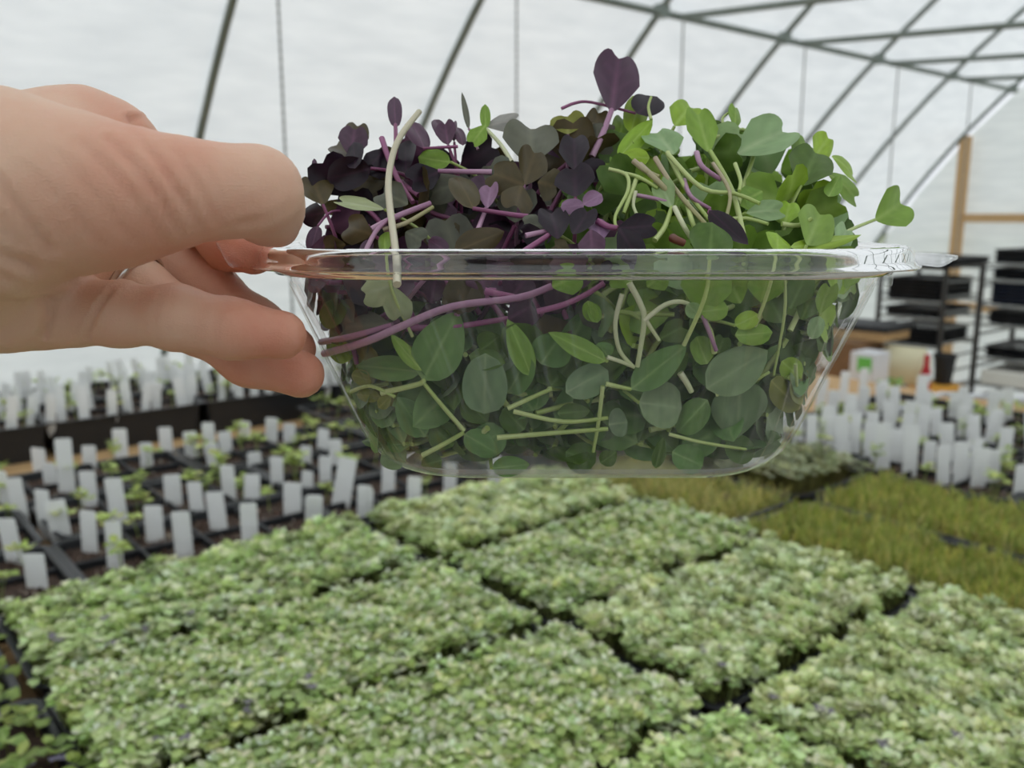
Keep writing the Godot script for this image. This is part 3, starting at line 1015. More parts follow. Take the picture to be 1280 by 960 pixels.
func hand() -> void:
	palm_bones = chain([[-120, 262, .215, 126], [-20, 244, .215, 112], [20, 238, .218, 100]])
	palm_bones += chain([[0, 214, .235, 82], [80, 204, .245, 58]])
	palm_bones += chain([[-120, 238, .25, 88], [40, 206, .258, 64], [112, 186, .266, 53], [143, 188, .268, 43]])
	palm_bones += chain([[-120, 346, .235, 80], [0, 358, .236, 68], [60, 380, .242, 44]])
	palm_bones += chain([[-60, 290, .255, 80], [70, 300, .268, 58]])
	palm_bones += chain([[-30, 270, .275, 58], [110, 285, .285, 42]])
	palm_bones += chain([[-30, 320, .27, 55], [105, 338, .274, 40]])
	chains = [
		[chain([[10, 240, .214, 106], [60, 238, .213, 96], [120, 241, .213, 84], [190, 240, .214, 64], [240, 238, .217, 54], [300, 240, .222, 48], [324, 238, .228, 46], [333, 260, .238, 40], [346, 281, .248, 28]]) + chain([[80, 250, .214, 78], [150, 257, .214, 62], [195, 254, .216, 49]]), 0.006, 0.004],
		[chain([[140, 190, .268, 42], [225, 240, .290, 39], [288, 300, .276, 32], [316, 314, .267, 29]]), 0.007, 0.006],
		[chain([[110, 288, .285, 42], [205, 326, .284, 36], [262, 366, .281, 34], [318, 409, .277, 33], [366, 436, .270, 29]]), 0.006, 0.008],
		[chain([[105, 338, .272, 39], [170, 360, .262, 35], [240, 402, .258, 34], [312, 446, .255, 33], [376, 468, .253, 30]]), 0.006, 0.008],
		[chain([[40, 380, .244, 46], [95, 389, .240, 39], [150, 393, .236, 36], [222, 397, .232, 36], [290, 411, .232, 33], [352, 419, .236, 31]]), 0.006, 0.004],
	]
	var c := 0.0013
	var n := 8
	var lo := Lp(-60, 480, 0.19) ; var hi := Vector3.ZERO
	lo = Vector3(-0.165, -0.075, -0.335); hi = Vector3(-0.045, 0.055, -0.165)
	var B := c * n
	var nb := Vector3i(((hi - lo) / B).ceil())
	var cells := {}
	var verts := PackedVector3Array()
	var edges := []
	var off := []
	for z in 2:
		for y in 2:
			for x in 2:
				off.append(Vector3i(x, y, z))
	var ce := [[0, 1], [2, 3], [4, 5], [6, 7], [0, 2], [1, 3], [4, 6], [5, 7], [0, 4], [1, 5], [2, 6], [3, 7]]
	for bz in nb.z:
		for by in nb.y:
			for bx in nb.x:
				var o := lo + Vector3(bx, by, bz) * B
				var mid := o + Vector3.ONE * B * 0.5
				var d0 := hand_field(mid, palm_bones, chains)
				if absf(d0) > B * 0.9 + 0.004:
					continue
				var reach := maxf(d0, 0.0) + B * 1.8 + 0.018
				var pb := palm_bones.filter(func(b): return cap(mid, b) < reach)
				var ch := []
				for g in chains:
					var l: Array = g[0].filter(func(b): return cap(mid, b) < reach)
					if l:
						ch.append([l, g[1], g[2]])
				var f := PackedFloat32Array()
				f.resize(729)
				for z in 9:
					for y in 9:
						for x in 9:
							f[(z * 9 + y) * 9 + x] = hand_field(o + Vector3(x, y, z) * c, pb, ch)
				for z in 8:
					for y in 8:
						for x in 8:
							var at := (z * 9 + y) * 9 + x
							var q := [f[at], f[at + 1], f[at + 9], f[at + 10], f[at + 81], f[at + 82], f[at + 90], f[at + 91]]
							var inside := 0
							for k in 8:
								if q[k] < 0.0:
									inside += 1
							var gi := Vector3i(bx * 8 + x, by * 8 + y, bz * 8 + z)
							if inside == 0 or inside == 8:
								continue
							var sum := Vector3.ZERO
							var cnt := 0
							for e in ce:
								var a: float = q[e[0]]
								var b: float = q[e[1]]
								if (a < 0.0) != (b < 0.0):
									sum += Vector3(off[e[0]]).lerp(Vector3(off[e[1]]), a / (a - b))
									cnt += 1
							cells[gi] = verts.size()
							verts.append(lo + (Vector3(gi) + sum / cnt) * c)
							if (q[0] < 0.0) != (q[1] < 0.0):
								edges.append([0, gi, q[0] < 0.0])
							if (q[0] < 0.0) != (q[2] < 0.0):
								edges.append([1, gi, q[0] < 0.0])
							if (q[0] < 0.0) != (q[4] < 0.0):
								edges.append([2, gi, q[0] < 0.0])
	var mb := MB.new()
	# folds of skin: [points on the picture with distance ahead], depth, width
	var f0 := []
	var fold := func(pts: Array, s: float, ox: float, oy: float, dep: float, wid: float, ahead: float) -> void:
		var l := []
		for q in pts:
			l.append(Lp(ox + q[0] / s, oy + q[1] / s, ahead))
		f0.append([l, dep, wid])
	fold.call([[640, 330], [730, 420], [830, 530], [920, 660], [985, 790], [1018, 900], [1024, 990]], 4.365, 0, 80, 0.00085, 0.0011, 0.2)
	fold.call([[840, 400], [930, 500], [1020, 640], [1080, 790], [1106, 930], [1108, 980]], 4.365, 0, 80, 0.00055, 0.0011, 0.2)
	fold.call([[560, 400], [660, 490], [780, 620], [870, 770], [918, 920], [925, 1000]], 4.365, 0, 80, 0.0006, 0.0011, 0.2)
	fold.call([[440, 420], [560, 540], [700, 690], [790, 840], [830, 980]], 4.365, 0, 80, 0.00035, 0.0012, 0.2)
	fold.call([[330, 480], [460, 620], [600, 780], [700, 980]], 4.365, 0, 80, 0.00025, 0.0013, 0.2)
	fold.call([[200, 560], [330, 690], [460, 830], [540, 980]], 4.365, 0, 80, 0.00035, 0.0014, 0.2)
	fold.call([[1000, 480], [1090, 600], [1160, 760], [1190, 900]], 4.365, 0, 80, 0.00025, 0.0011, 0.2)
	fold.call([[60, 620], [160, 760], [230, 880], [290, 1000]], 4.365, 0, 80, 0.0009, 0.0018, 0.2)
	fold.call([[0, 20], [120, 90], [220, 190], [300, 230]], 4.923, 0, 280, 0.0016, 0.0022, 0.21)
	fold.call([[0, 110], [60, 240], [140, 290], [220, 270]], 4.923, 0, 280, 0.0020, 0.0024, 0.215)
	fold.call([[385, 230], [378, 330], [360, 460], [330, 580], [280, 690]], 4.923, 0, 280, 0.0011, 0.0013, 0.23)
	fold.call([[700, 240], [660, 370], [610, 480], [550, 600], [480, 720]], 4.923, 0, 280, 0.0011, 0.0011, 0.226)
	fold.call([[240, 330], [230, 440], [120, 590], [0, 690]], 4.923, 0, 280, 0.0008, 0.0022, 0.222)
	fold.call([[960, 380], [940, 560], [950, 780]], 4.923, 0, 280, 0.00035, 0.0012, 0.222)
	fold.call([[1010, 390], [1000, 600], [1010, 780]], 4.923, 0, 280, 0.00025, 0.0011, 0.222)
	fold.call([[590, 650], [575, 720], [585, 800]], 2.182, 0, 80, 0.0004, 0.0011, 0.222)
	fold.call([[640, 435], [700, 425], [760, 385], [800, 330]], 2.182, 0, 80, 0.0007, 0.0012, 0.21)
	fold.call([[700, 440], [770, 410], [810, 370]], 2.182, 0, 80, 0.0004, 0.0012, 0.21)
	fold.call([[545, 560], [600, 650]], 2.182, 0, 80, 0.0004, 0.0012, 0.268)
	fold.call([[370, 150], [392, 185]], 2.182, 0, 80, 0.0014, 0.0013, 0.262)
	var nrm := PackedVector3Array()
	nrm.resize(verts.size())
	for k in verts.size():
		var p := verts[k]
		var e := 0.0008
		var h0 := hand_field(p, palm_bones, chains)
		nrm[k] = Vector3(hand_field(p + Vector3(e, 0, 0), palm_bones, chains) - h0, hand_field(p + Vector3(0, e, 0), palm_bones, chains) - h0, hand_field(p + Vector3(0, 0, e), palm_bones, chains) - h0).normalized()
	var fn := FastNoiseLite.new()
	fn.seed = 5; fn.frequency = 60.0
	var fine := FastNoiseLite.new()
	fine.seed = 9; fine.frequency = 420.0
	var tips := []
	for g in chains:
		tips.append(g[0][-1][1])
	var knuckle := Lp(150, 165, 0.258)
	for k in verts.size():
		var p := verts[k]
		for q in f0:
			var dmin := 1.0
			for j in q[0].size() - 1:
				var a: Vector3 = q[0][j]
				var ab: Vector3 = q[0][j + 1] - a
				var t := clampf((p - a).dot(ab) / ab.length_squared(), 0.0, 1.0)
				var dv := p - (a + ab * t)
				dv.z *= 0.12
				dmin = minf(dmin, dv.length())
			if dmin < q[2] * 2.5 and nrm[k].z > -0.1:
				var g: float = dmin / q[2]
				p -= nrm[k] * q[1] * (exp(-g * g * 2.2) - 0.35 * exp(-(g - 1.5) * (g - 1.5) * 2.0))
		p += nrm[k] * 0.00012 * fine.get_noise_3dv(p)
		verts[k] = p
		# skin colour: pinker at the pads and knuckles, blotchy
		var pink := 0.0
		for t in tips:
			pink = maxf(pink, exp(-pow(p.distance_to(t) / 0.022, 2.0)))
		pink = maxf(pink, 0.8 * exp(-pow(p.distance_to(knuckle) / 0.014, 2.0)))
		pink = maxf(pink, 0.85 * smoothstep(-0.024, -0.05, p.y - (p.x + 0.1) * 0.2))
		pink = clampf(pink * 0.8 + 0.22 * fn.get_noise_3dv(p), 0.0, 1.0)
		mb.col = lin(230, 190, 163).lerp(lin(216, 134, 108), pink)
		mb.add(p, Vector3.ZERO)
	for e in edges:
		var g: Vector3i = e[1]
		var u := Vector3i(0, 1, 0) if e[0] == 0 else Vector3i(0, 0, 1) if e[0] == 1 else Vector3i(1, 0, 0)
		var w := Vector3i(0, 0, 1) if e[0] == 0 else Vector3i(1, 0, 0) if e[0] == 1 else Vector3i(0, 1, 0)
		var q := [g, g - u, g - u - w, g - w]
		if q.all(func(t): return cells.has(t)):
			var a: int = cells[q[0]]
			var b: int = cells[q[1]]
			var cc: int = cells[q[2]]
			var d: int = cells[q[3]]
			if e[2]:
				mb.tri(a, cc, b); mb.tri(a, d, cc)
			else:
				mb.tri(a, b, cc); mb.tri(a, cc, d)
	for k in range(0, mb.i.size(), 3):
		var nn := (mb.v[mb.i[k + 2]] - mb.v[mb.i[k]]).cross(mb.v[mb.i[k + 1]] - mb.v[mb.i[k]])
		for t in 3:
			mb.n[mb.i[k + t]] += nn
	for k in mb.n.size():
		mb.n[k] = mb.n[k].normalized()
	M.skin = mat(Color(1, 1, 1), 0.5, 0.0, true)
	M.skin.subsurf_scatter_enabled = true
	M.skin.subsurf_scatter_strength = 0.10
	M.skin.heightmap_enabled = true
	M.skin.heightmap_texture = noise_tex(77, 0.05, Color(0.3, 0.3, 0.3), Color(1, 1, 1), 512, FastNoiseLite.TYPE_CELLULAR, 2)
	M.skin.heightmap_scale = 0.018
	M.skin.uv1_triplanar = true
	M.skin.uv1_scale = Vector3(50, 90, 50)
	var o := base("person", FR.origin + FR.basis * Vector3(-0.165, -0.02, -0.24), FR.basis)
	put("hand", mb.mesh(M.skin), o, Vector3(0.165, 0.02, 0.24))
	tag(o, "bare left hand reaching in and pinching the box rim with thumb over fingers", "person")
	# ring
	var ax := (Lp(200, 378, .260) - Lp(140, 345, .264)).normalized()
	var ctr := Lp(169, 359, .2618)
	var s1 := ax.cross(Vector3.UP).normalized()
	var s2 := s1.cross(ax)
	var rg := MB.new()
	var prof := [[0.0, 0.0010], [0.0006, 0.0008], [0.0010, 0.0], [0.0006, -0.0008], [0.0, -0.0010], [-0.0003, 0.0]]
	for k in 48:
		var a := TAU * k / 48
		var d := s1 * cos(a) + s2 * sin(a)
		for q in prof:
			rg.add(ctr + d * (0.0103 + q[0] * 1.3) + ax * q[1] * 1.7, (d * q[0] + ax * q[1]).normalized())
	for k in 48:
		for j in 6:
			var a := k * 6 + j
			var b := k * 6 + (j + 1) % 6
			var a2 := (a + 6) % 288
			var b2 := (b + 6) % 288
			rg.tri(a, b, b2); rg.tri(a, b2, a2)
	for k in rg.v.size():
		rg.v[k] -= ctr
	M.silver = mat(S(214, 210, 204), 0.2, 1.0)
	tag(put("finger_ring", rg.mesh(M.silver), self, FR * ctr, FR.basis), "slim silver ring on the ring finger", "ring")

# ---------- racks and things beyond the tags ----------
func far_rack(label: String, x0: float, x1: float, v0: float, v1: float, h: float, shelves: Array) -> void:
	var o := base("tray_rack", Vector3(x0, 0, -v0))
	var w := x1 - x0
	var d := v1 - v0
	for x in [0.0, w]:
		for z in [0.0, -d]:
			var p := MB.new()
			p.cbox(Vector3(x, h / 2 + 0.03, z), Vector3(0.025, h - 0.06, 0.025), 0.003)
			put("post", p.mesh(M.dark_steel), o)
			var c := MB.new()
			c.tube([Vector3(x - 0.012, 0.035, z), Vector3(x + 0.012, 0.035, z)], [0.035], 14)
			put("caster", c.mesh(M.black_dull), o)
	for z in [0.0, -d]:
		var y := 0.2
		while y < h:
			var r := MB.new()
			r.cbox(Vector3(w / 2, y, z), Vector3(w, 0.012, 0.018), 0.003)
			put("rung", r.mesh(M.grey_metal), o)
			y += 0.092
	for y in shelves:
		for x in [0.012, w - 0.012]:
			var r := MB.new()
			r.cbox(Vector3(x, y - 0.008, -d / 2), Vector3(0.022, 0.016, d), 0.003)
			put("shelf_bar", r.mesh(M.grey_metal), o)
		for k in 5:
			var r := MB.new()
			r.cbox(Vector3(w / 2, y - 0.006, -d * (k + 1) / 6.0), Vector3(w, 0.008, 0.01), 0.002)
			put("shelf_bar", r.mesh(M.grey_metal), o)
	tag(o, label, "rack")

func tray_stack(x: float, v: float, w: float, d: float, y0: float, y1: float, where: String, blue := false) -> void:
	var n := maxi(2, int(round((y1 - y0) / 0.022)))
	var step := (y1 - y0) / n
	var h := step - 0.001
	var m := stack_mesh(w, d, h, blue)
	for k in n:
		var o := put("empty_tray", m, self, Vector3(x, y0 + step * k, -v))
		tag(o, "empty black tray in the stack " + where, "tray", "empty trays " + where)

var stack_cache := {}
func stack_mesh(w: float, d: float, h: float, blue: bool) -> ArrayMesh:
	var key := "%s %s %s %s" % [w, d, snappedf(h, 0.0001), blue]
	if not stack_cache.has(key):
		var m := tray_mesh(w, d, h)
		m.surface_set_material(0, M.blue_black if blue else M.black)
		stack_cache[key] = m
	return stack_cache[key]

func far_equipment() -> void:
	M.dark_steel = mat(S(72, 70, 68), 0.5, 0.4)
	M.grey_metal = mat(S(150, 152, 150), 0.45, 0.5)
	M.blue_black = mat(S(40, 46, 62), 0.4)
	M.card = mat(Color(1, 1, 1), 0.9)
	M.card.albedo_texture = noise_tex(41, 0.02, S(120, 92, 66), S(140, 108, 78), 256)
	M.card.uv1_triplanar = true
	M.white_foam = mat(S(238, 236, 226), 0.7)
	M.cream = mat(S(226, 220, 186), 0.8)
	M.green_print = mat(S(112, 196, 84), 0.6)
	M.green_deep = mat(S(34, 120, 70), 0.6)
	M.red = mat(S(196, 44, 58), 0.5)
	M.orange = mat(S(226, 164, 60), 0.6)
	M.white_paint = mat(S(226, 228, 232), 0.5)
	# two racks
	far_rack("dark steel ladder rack with stacked black trays, whole one next to the post", 5.31, 5.80, 2.38, 2.78, 1.198, [0.45, 0.73, 0.90, 1.0, 1.20])
	far_rack("dark steel ladder rack with stacked black trays, cut by the picture edge", 5.20, 5.70, 1.56, 2.13, 1.248, [0.35, 0.57, 0.72, 0.91, 1.02, 1.16, 1.25])
	tray_stack(5.55, 2.56, 0.54, 0.44, 1.20, 1.262, "on the very top of the whole rack")
	tray_stack(5.55, 2.58, 0.45, 0.34, 1.0, 1.135, "on the upper shelf of the whole rack")
	tray_stack(5.55, 2.58, 0.45, 0.34, 0.90, 0.955, "on the middle shelf of the whole rack")
	tray_stack(5.55, 2.58, 0.45, 0.34, 0.73, 0.835, "on the lower shelf of the whole rack")
	tray_stack(5.45, 1.845, 0.45, 0.5, 1.25, 1.325, "on the very top of the cut-off rack")
	tray_stack(5.45, 1.845, 0.45, 0.5, 1.16, 1.22, "on the top shelf of the cut-off rack")
	tray_stack(5.45, 1.845, 0.45, 0.5, 1.02, 1.145, "on the second shelf of the cut-off rack", true)
	tray_stack(5.45, 1.845, 0.45, 0.5, 0.91, 0.985, "on the third shelf of the cut-off rack")
	tray_stack(5.45, 1.845, 0.45, 0.5, 0.72, 0.785, "on the low shelf of the cut-off rack")
	var f := MB.new()
	f.cbox(Vector3.ZERO, Vector3(0.5, 0.08, 0.5), 0.01)
	tag(put("foam_board", f.mesh(M.white_foam), self, Vector3(5.45, 0.612, -1.84)), "thick white foam slab on the bottom shelf of the cut-off rack", "slab")
	# low table with boxes
	var t := base("side_table", Vector3(3.9, 0, -2.0))
	var top := MB.new()
	top.cbox(Vector3(0.45, 0.60, -0.75), Vector3(0.9, 0.04, 1.5), 0.006)
	put("table_top", top.mesh(M.orange), t)
	for x in [0.06, 0.84]:
		for z in [-0.06, -1.44]:
			var l := MB.new()
			l.cbox(Vector3(x, 0.29, z), Vector3(0.05, 0.58, 0.05), 0.004)
			put("leg", l.mesh(M.wood), t)
	tag(t, "low orange-topped side table behind the crowded tags", "table")
	var at := on_x(1034, 470, 4.35)
	var b := base("cardboard_box", Vector3(4.35, 0.62, at.z))
	var bm := MB.new()
	bm.cbox(Vector3(0.15, 0.11, 0), Vector3(0.3, 0.22, 0.30), 0.004)
	put("carton", bm.mesh(M.card), b)
	var lb := MB.new()
	lb.box(Vector3(-0.001, 0.12, -0.02), Vector3(0.003, 0.09, 0.05))
	put("paper_label", lb.mesh(M.white_paint), b)
	tag(b, "brown cardboard box with white label beside the plastic box's lower edge", "box")
	at = on_x(1062, 440, 4.55)
	var sh := base("wooden_shelf", Vector3(4.55, 0.842, at.z))
	var s1 := MB.new()
	s1.cbox(Vector3(0.1, 0.025, 0), Vector3(0.3, 0.05, 0.42), 0.004)
	put("board", s1.mesh(M.wood), sh)
	var s2 := MB.new()
	s2.cbox(Vector3(0.1, 0.065, 0), Vector3(0.32, 0.03, 0.46), 0.004)
	put("dark_top", s2.mesh(M.black_dull), sh)
	tag(sh, "wooden board with a dark top lying on the cardboard box", "shelf")
	at = on_x(1076, 470, 4.2)
	var gb := base("printed_carton", Vector3(4.2, 0.62, at.z))
	for q in [[0.0, 0.055, "green_band", M.green_deep], [0.055, 0.20, "carton", M.white_paint]]:
		var m := MB.new()
		m.cbox(Vector3(0.08, (q[0] + q[1]) / 2, 0), Vector3(0.16, q[1] - q[0], 0.13), 0.003)
		put(q[2], m.mesh(q[3]), gb)
	var gp := MB.new()
	gp.cbox(Vector3(-0.001, 0.14, 0.015), Vector3(0.004, 0.075, 0.075), 0.001)
	put("green_print", gp.mesh(M.green_print), gb)
	tag(gb, "white carton printed with bright green, standing beside the cardboard box", "carton")
	at = on_x(1128, 465, 4.6)
	var bag := base("seed_bag", Vector3(4.6, 0.62, at.z))
	var bg := shell([[0.06, 0.10, 0.03, 0.0, 0], [0.075, 0.125, 0.04, 0.02, 0], [0.08, 0.13, 0.045, 0.09, 0], [0.07, 0.125, 0.03, 0.15, 0], [0.02, 0.12, 0.015, 0.19, 0], [0.006, 0.12, 0.005, 0.20, 0]], 40, 0.0)
	put("sack", bg.mesh(M.cream), bag)
	tag(bag, "cream coloured sack beneath the whole rack", "sack")
	at = on_x(1157, 470, 4.5)
	var rb := base("red_bottle", Vector3(4.5, 0.62, at.z))
	var bt := MB.new()
	bt.tube([Vector3(0, 0, 0), Vector3(0, 0.005, 0), Vector3(0, 0.09, 0), Vector3(0, 0.12, 0), Vector3(0, 0.16, 0)], [0.024, 0.026, 0.026, 0.014, 0.012], 16)
	put("body", bt.mesh(M.red), rb)
	var bl := MB.new()
	bl.tube([Vector3(0, 0.04, 0), Vector3(0, 0.085, 0)], [0.0265], 16, false)
	put("paper_label", bl.mesh(M.white_paint), rb)
	var bc := MB.new()
	bc.tube([Vector3(0, 0.155, 0), Vector3(0, 0.185, 0)], [0.015, 0.012], 12)
	put("cap", bc.mesh(M.red), rb)
	tag(rb, "slim red bottle with a white label beside the cream sack", "bottle")
	at = on_x(1180, 462, 4.75)
	var bk := MB.new()
	bk.cbox(Vector3(0, 0.07, 0), Vector3(0.12, 0.14, 0.1), 0.006)
	tag(put("black_pot", shell([[0.04, 0.04, 0.04, 0.0, 0], [0.055, 0.055, 0.055, 0.14, 0], [0.06, 0.06, 0.06, 0.142, 0], [0.06, 0.06, 0.06, 0.16, 0], [0.052, 0.052, 0.052, 0.16, 0], [0.04, 0.04, 0.04, 0.02, 0]], 32, 0.0).mesh(M.black_dull), self, Vector3(4.75, 0.62, at.z)), "black plant pot next to the red bottle", "pot")
	at = on_x(1112, 488, 4.1)
	var pp := base("potted_seedling", Vector3(4.1, 0.62, at.z))
	put("pot", shell([[0.05, 0.05, 0.05, 0.0, 0], [0.075, 0.075, 0.075, 0.07, 0], [0.08, 0.08, 0.08, 0.08, 0], [0.07, 0.07, 0.07, 0.08, 0], [0.06, 0.06, 0.06, 0.03, 0]], 28, 0.0).mesh(M.grey_metal), pp)
	put("soil", shell([[0.066, 0.066, 0.066, 0.065, 0], [0.001, 0.001, 0.001, 0.07, 0]], 20, 0.0).mesh(M.soil), pp)
	var pl := MB.new()
	for k in 9:
		leaf(pl, Vector3(rng.randf_range(-0.03, 0.03), 0.068, rng.randf_range(-0.03, 0.03)), rdir(30, 70), Vector3.UP, 0.06, 0.04, 2, 0.1, -0.2, jit(lin(120, 170, 84), 0.2), lin(170, 200, 130), 5, 4)
	put("leaves", pl.mesh(M.leaf), pp)
	tag(pp, "small leafy plant in a grey pot in front of the sack", "potted plant")
	# white pipe frame over the tagged trays
	var pa := on_x(1178, 492, 2.92)
	var pb := on_x(1300, 502, 2.92)
	var pc := on_x(1120, 513, 2.60)
	var wp := base("white_pipe_frame", Vector3(pb.x, RIM - 0.065, pb.z))
	var o0 := wp.position
	var fp := MB.new()
	fp.tube([Vector3(0, 0, 0), pb - o0 - Vector3(0, 0.015, 0), pb - o0 + Vector3(0, 0, -0.012), pa - o0 + Vector3(0, 0, 0.012), pa - o0 + Vector3(-0.012, 0, 0)], [0.0085], 10)
	put("long_pipe", fp.mesh(M.white_paint), wp)
	var fq := MB.new()
	fq.tube([pa - o0, pc - o0, Vector3(pc.x - o0.x, 0, pc.z - o0.z)], [0.0085], 10)
	put("side_pipe", fq.mesh(M.white_paint), wp)
	tag(wp, "thin white pipe frame behind the crowded tags before the racks", "frame")

# ---------- microgreens in the box ----------
var K := {}
var tint_of := {}

func box_front(px: float, py: float, off: float) -> Vector3:
	# level-frame point just inside the box wall (or above its rim) where the photograph shows it
	var f := 0.27
	for k in 8:
		var p := Lp(px, py, f)
		var y := p.y - BOX_C.y
		var g := clampf(y / 0.063, 0.0, 1.0)
		var hw := lerpf(0.0675, 0.0935, g)
		var hd := lerpf(0.0465, 0.057, g)
		var rc := lerpf(0.032, 0.040, g)
		var dx := maxf(0.0, absf(p.x - BOX_C.x) - (hw - rc))
		dx = minf(dx, rc * 0.93)
		f = lerpf(f, -BOX_C.z - (hd - rc) - sqrt(rc * rc - dx * dx) + off, 0.7)
	return Lp(px, py, f)

func heap_point(px: float, py: float, off: float) -> Vector3:
	# on the heap above the rim: further back the higher it is
	var f := box_front(px, 318.0, 0.012).z * -1.0 + (318.0 - py) * 0.00026 + off
	return Lp(px, py, f)

func from_view(view: int, x: float, y: float) -> Vector2:
	var o: Array = [[360, 40, 3.2], [740, 60, 2.909], [360, 290, 2.91], [740, 290, 2.909]][view]
	return Vector2(o[0] + x / o[2], o[1] + y / o[2])

func pt(view: int, x: float, y: float, off: float) -> Vector3:
	var p := from_view(view, x, y)
	return heap_point(p.x, p.y, off) if view < 2 else box_front(p.x, p.y, 0.0028 + off)

func smooth_pts(p: Array, n := 4) -> Array:
	var out := []
	var m := p.size()
	for k in m - 1:
		var a: Vector3 = p[maxi(k - 1, 0)]
		var b: Vector3 = p[k]
		var c: Vector3 = p[k + 1]
		var d: Vector3 = p[mini(k + 2, m - 1)]
		for j in n:
			var t := float(j) / n
			out.append(0.5 * ((2.0 * b) + (c - a) * t + (2.0 * a - 5.0 * b + 4.0 * c - d) * t * t + (3.0 * b - a - 3.0 * c + d) * t * t * t))
	out.append(p[m - 1])
	return out

func stem_mesh(p: Array, r0: float, r1: float, c0: Color, c1: Color) -> MB:
	var mb := MB.new()
	var q := smooth_pts(p)
	var rad := []
	for k in q.size():
		rad.append(lerpf(r0, r1, float(k) / (q.size() - 1)))
	mb.tube(q, rad, 7)
	for k in mb.v.size():
		var t := clampf(float(k / 7) / (q.size() - 1), 0.0, 1.0)
		mb.c[k] = c0.lerp(c1, t)
	return mb

func shift(mb: MB, by: Vector3) -> void:
	for k in mb.v.size():
		mb.v[k] -= by

# one sprout: stem colour, stem points, leaves [at, dir, up, L, W, shape, cup, bend, colour key], all in the level frame
func sprout(called: String, label: String, group: String, stem: Array, sr: float, sc: Array, leaves: Array, det := 16) -> void:
	var root: Vector3 = stem[0] if stem else leaves[0][0]
	var o := base(called, FR * root, FR.basis)
	if stem:
		var s := stem_mesh(stem, sr, sr * 0.8, sc[0], sc[1])
		shift(s, root)
		put("stem", s.mesh(M.stem), o)
	for l in leaves:
		var mb := MB.new()
		var c: Array = K[l[8]]
		leaf(mb, l[0], l[1], l[2], l[3], l[4], l[5], l[6], l[7], jit(c[0], 0.10), c[1], det, det / 2 + 2, 0.045, rng.randi())
		shift(mb, root)
		put("leaf", mb.mesh(M.leaf_dark if c[2] else M.leaf), o)
	tag(o, label, "sprout", group)

const PURPLE := "purple sprouts in the box"
const GREEN := "green sprouts in the box"
const PEA := "pea shoots in the box"

# a leaf as seen in a crop of the photograph: attach x y, tip x y, width, colour, shape, distance offset, [facing x, facing y]
func seen_leaf(view: int, q: Array) -> Array:
	var sc: float = [3.2, 2.909, 2.91, 2.909][view]
	var off: float = q[7] if q.size() > 7 else 0.0
	var a := pt(view, q[0], q[1], off)
	var b := pt(view, q[2], q[3], off + (q[10] if q.size() > 10 else 0.0))
	var w: float = q[4] / sc * (-a.z) / FPX
	var up := Vector3(q[8] if q.size() > 8 else rng.randf_range(-0.35, 0.35), q[9] if q.size() > 9 else rng.randf_range(0.0, 0.5), 1.0).normalized()
	return [a, b - a, up, (b - a).length(), w, q[6], rng.randf_range(-0.12, 0.16), rng.randf_range(-0.2, 0.12), q[5]]

func hero(view: int, called: String, label: String, group: String, sc: String, stem: Array, sr: float, leaves: Array, soff := 0.0) -> void:
	var ls := []
	for q in leaves:
		ls.append(seen_leaf(view, q))
	var sp := []
	for q in stem:
		sp.append(pt(view, q[0], q[1], (q[2] if q.size() > 2 else 0.0) + soff))
	if sp.is_empty():
		# the stem runs down and back into the heap
		var a: Vector3 = ls[0][0]
		var away: Vector3 = (-(ls[0][1] as Vector3).normalized() * 0.010 + Vector3(0, -0.004, -0.006))
		if view >= 2:
			away = Vector3(rng.randf_range(-0.003, 0.003), 0.002, -0.008) - (ls[0][1] as Vector3).normalized() * 0.003
		sp = [a + away * 2.0 + Vector3(rng.randf_range(-0.004, 0.004), -0.004, -0.008), a + away, a]
		if view >= 2:
			for k in 2:
				sp[k].y = maxf(sp[k].y, -0.0755)
	var sn: float = sr / [3.2, 2.909, 2.91, 2.909][view] * 0.5 * 0.27 / FPX
	sprout(called, label, group, sp, sn, K[sc], ls)

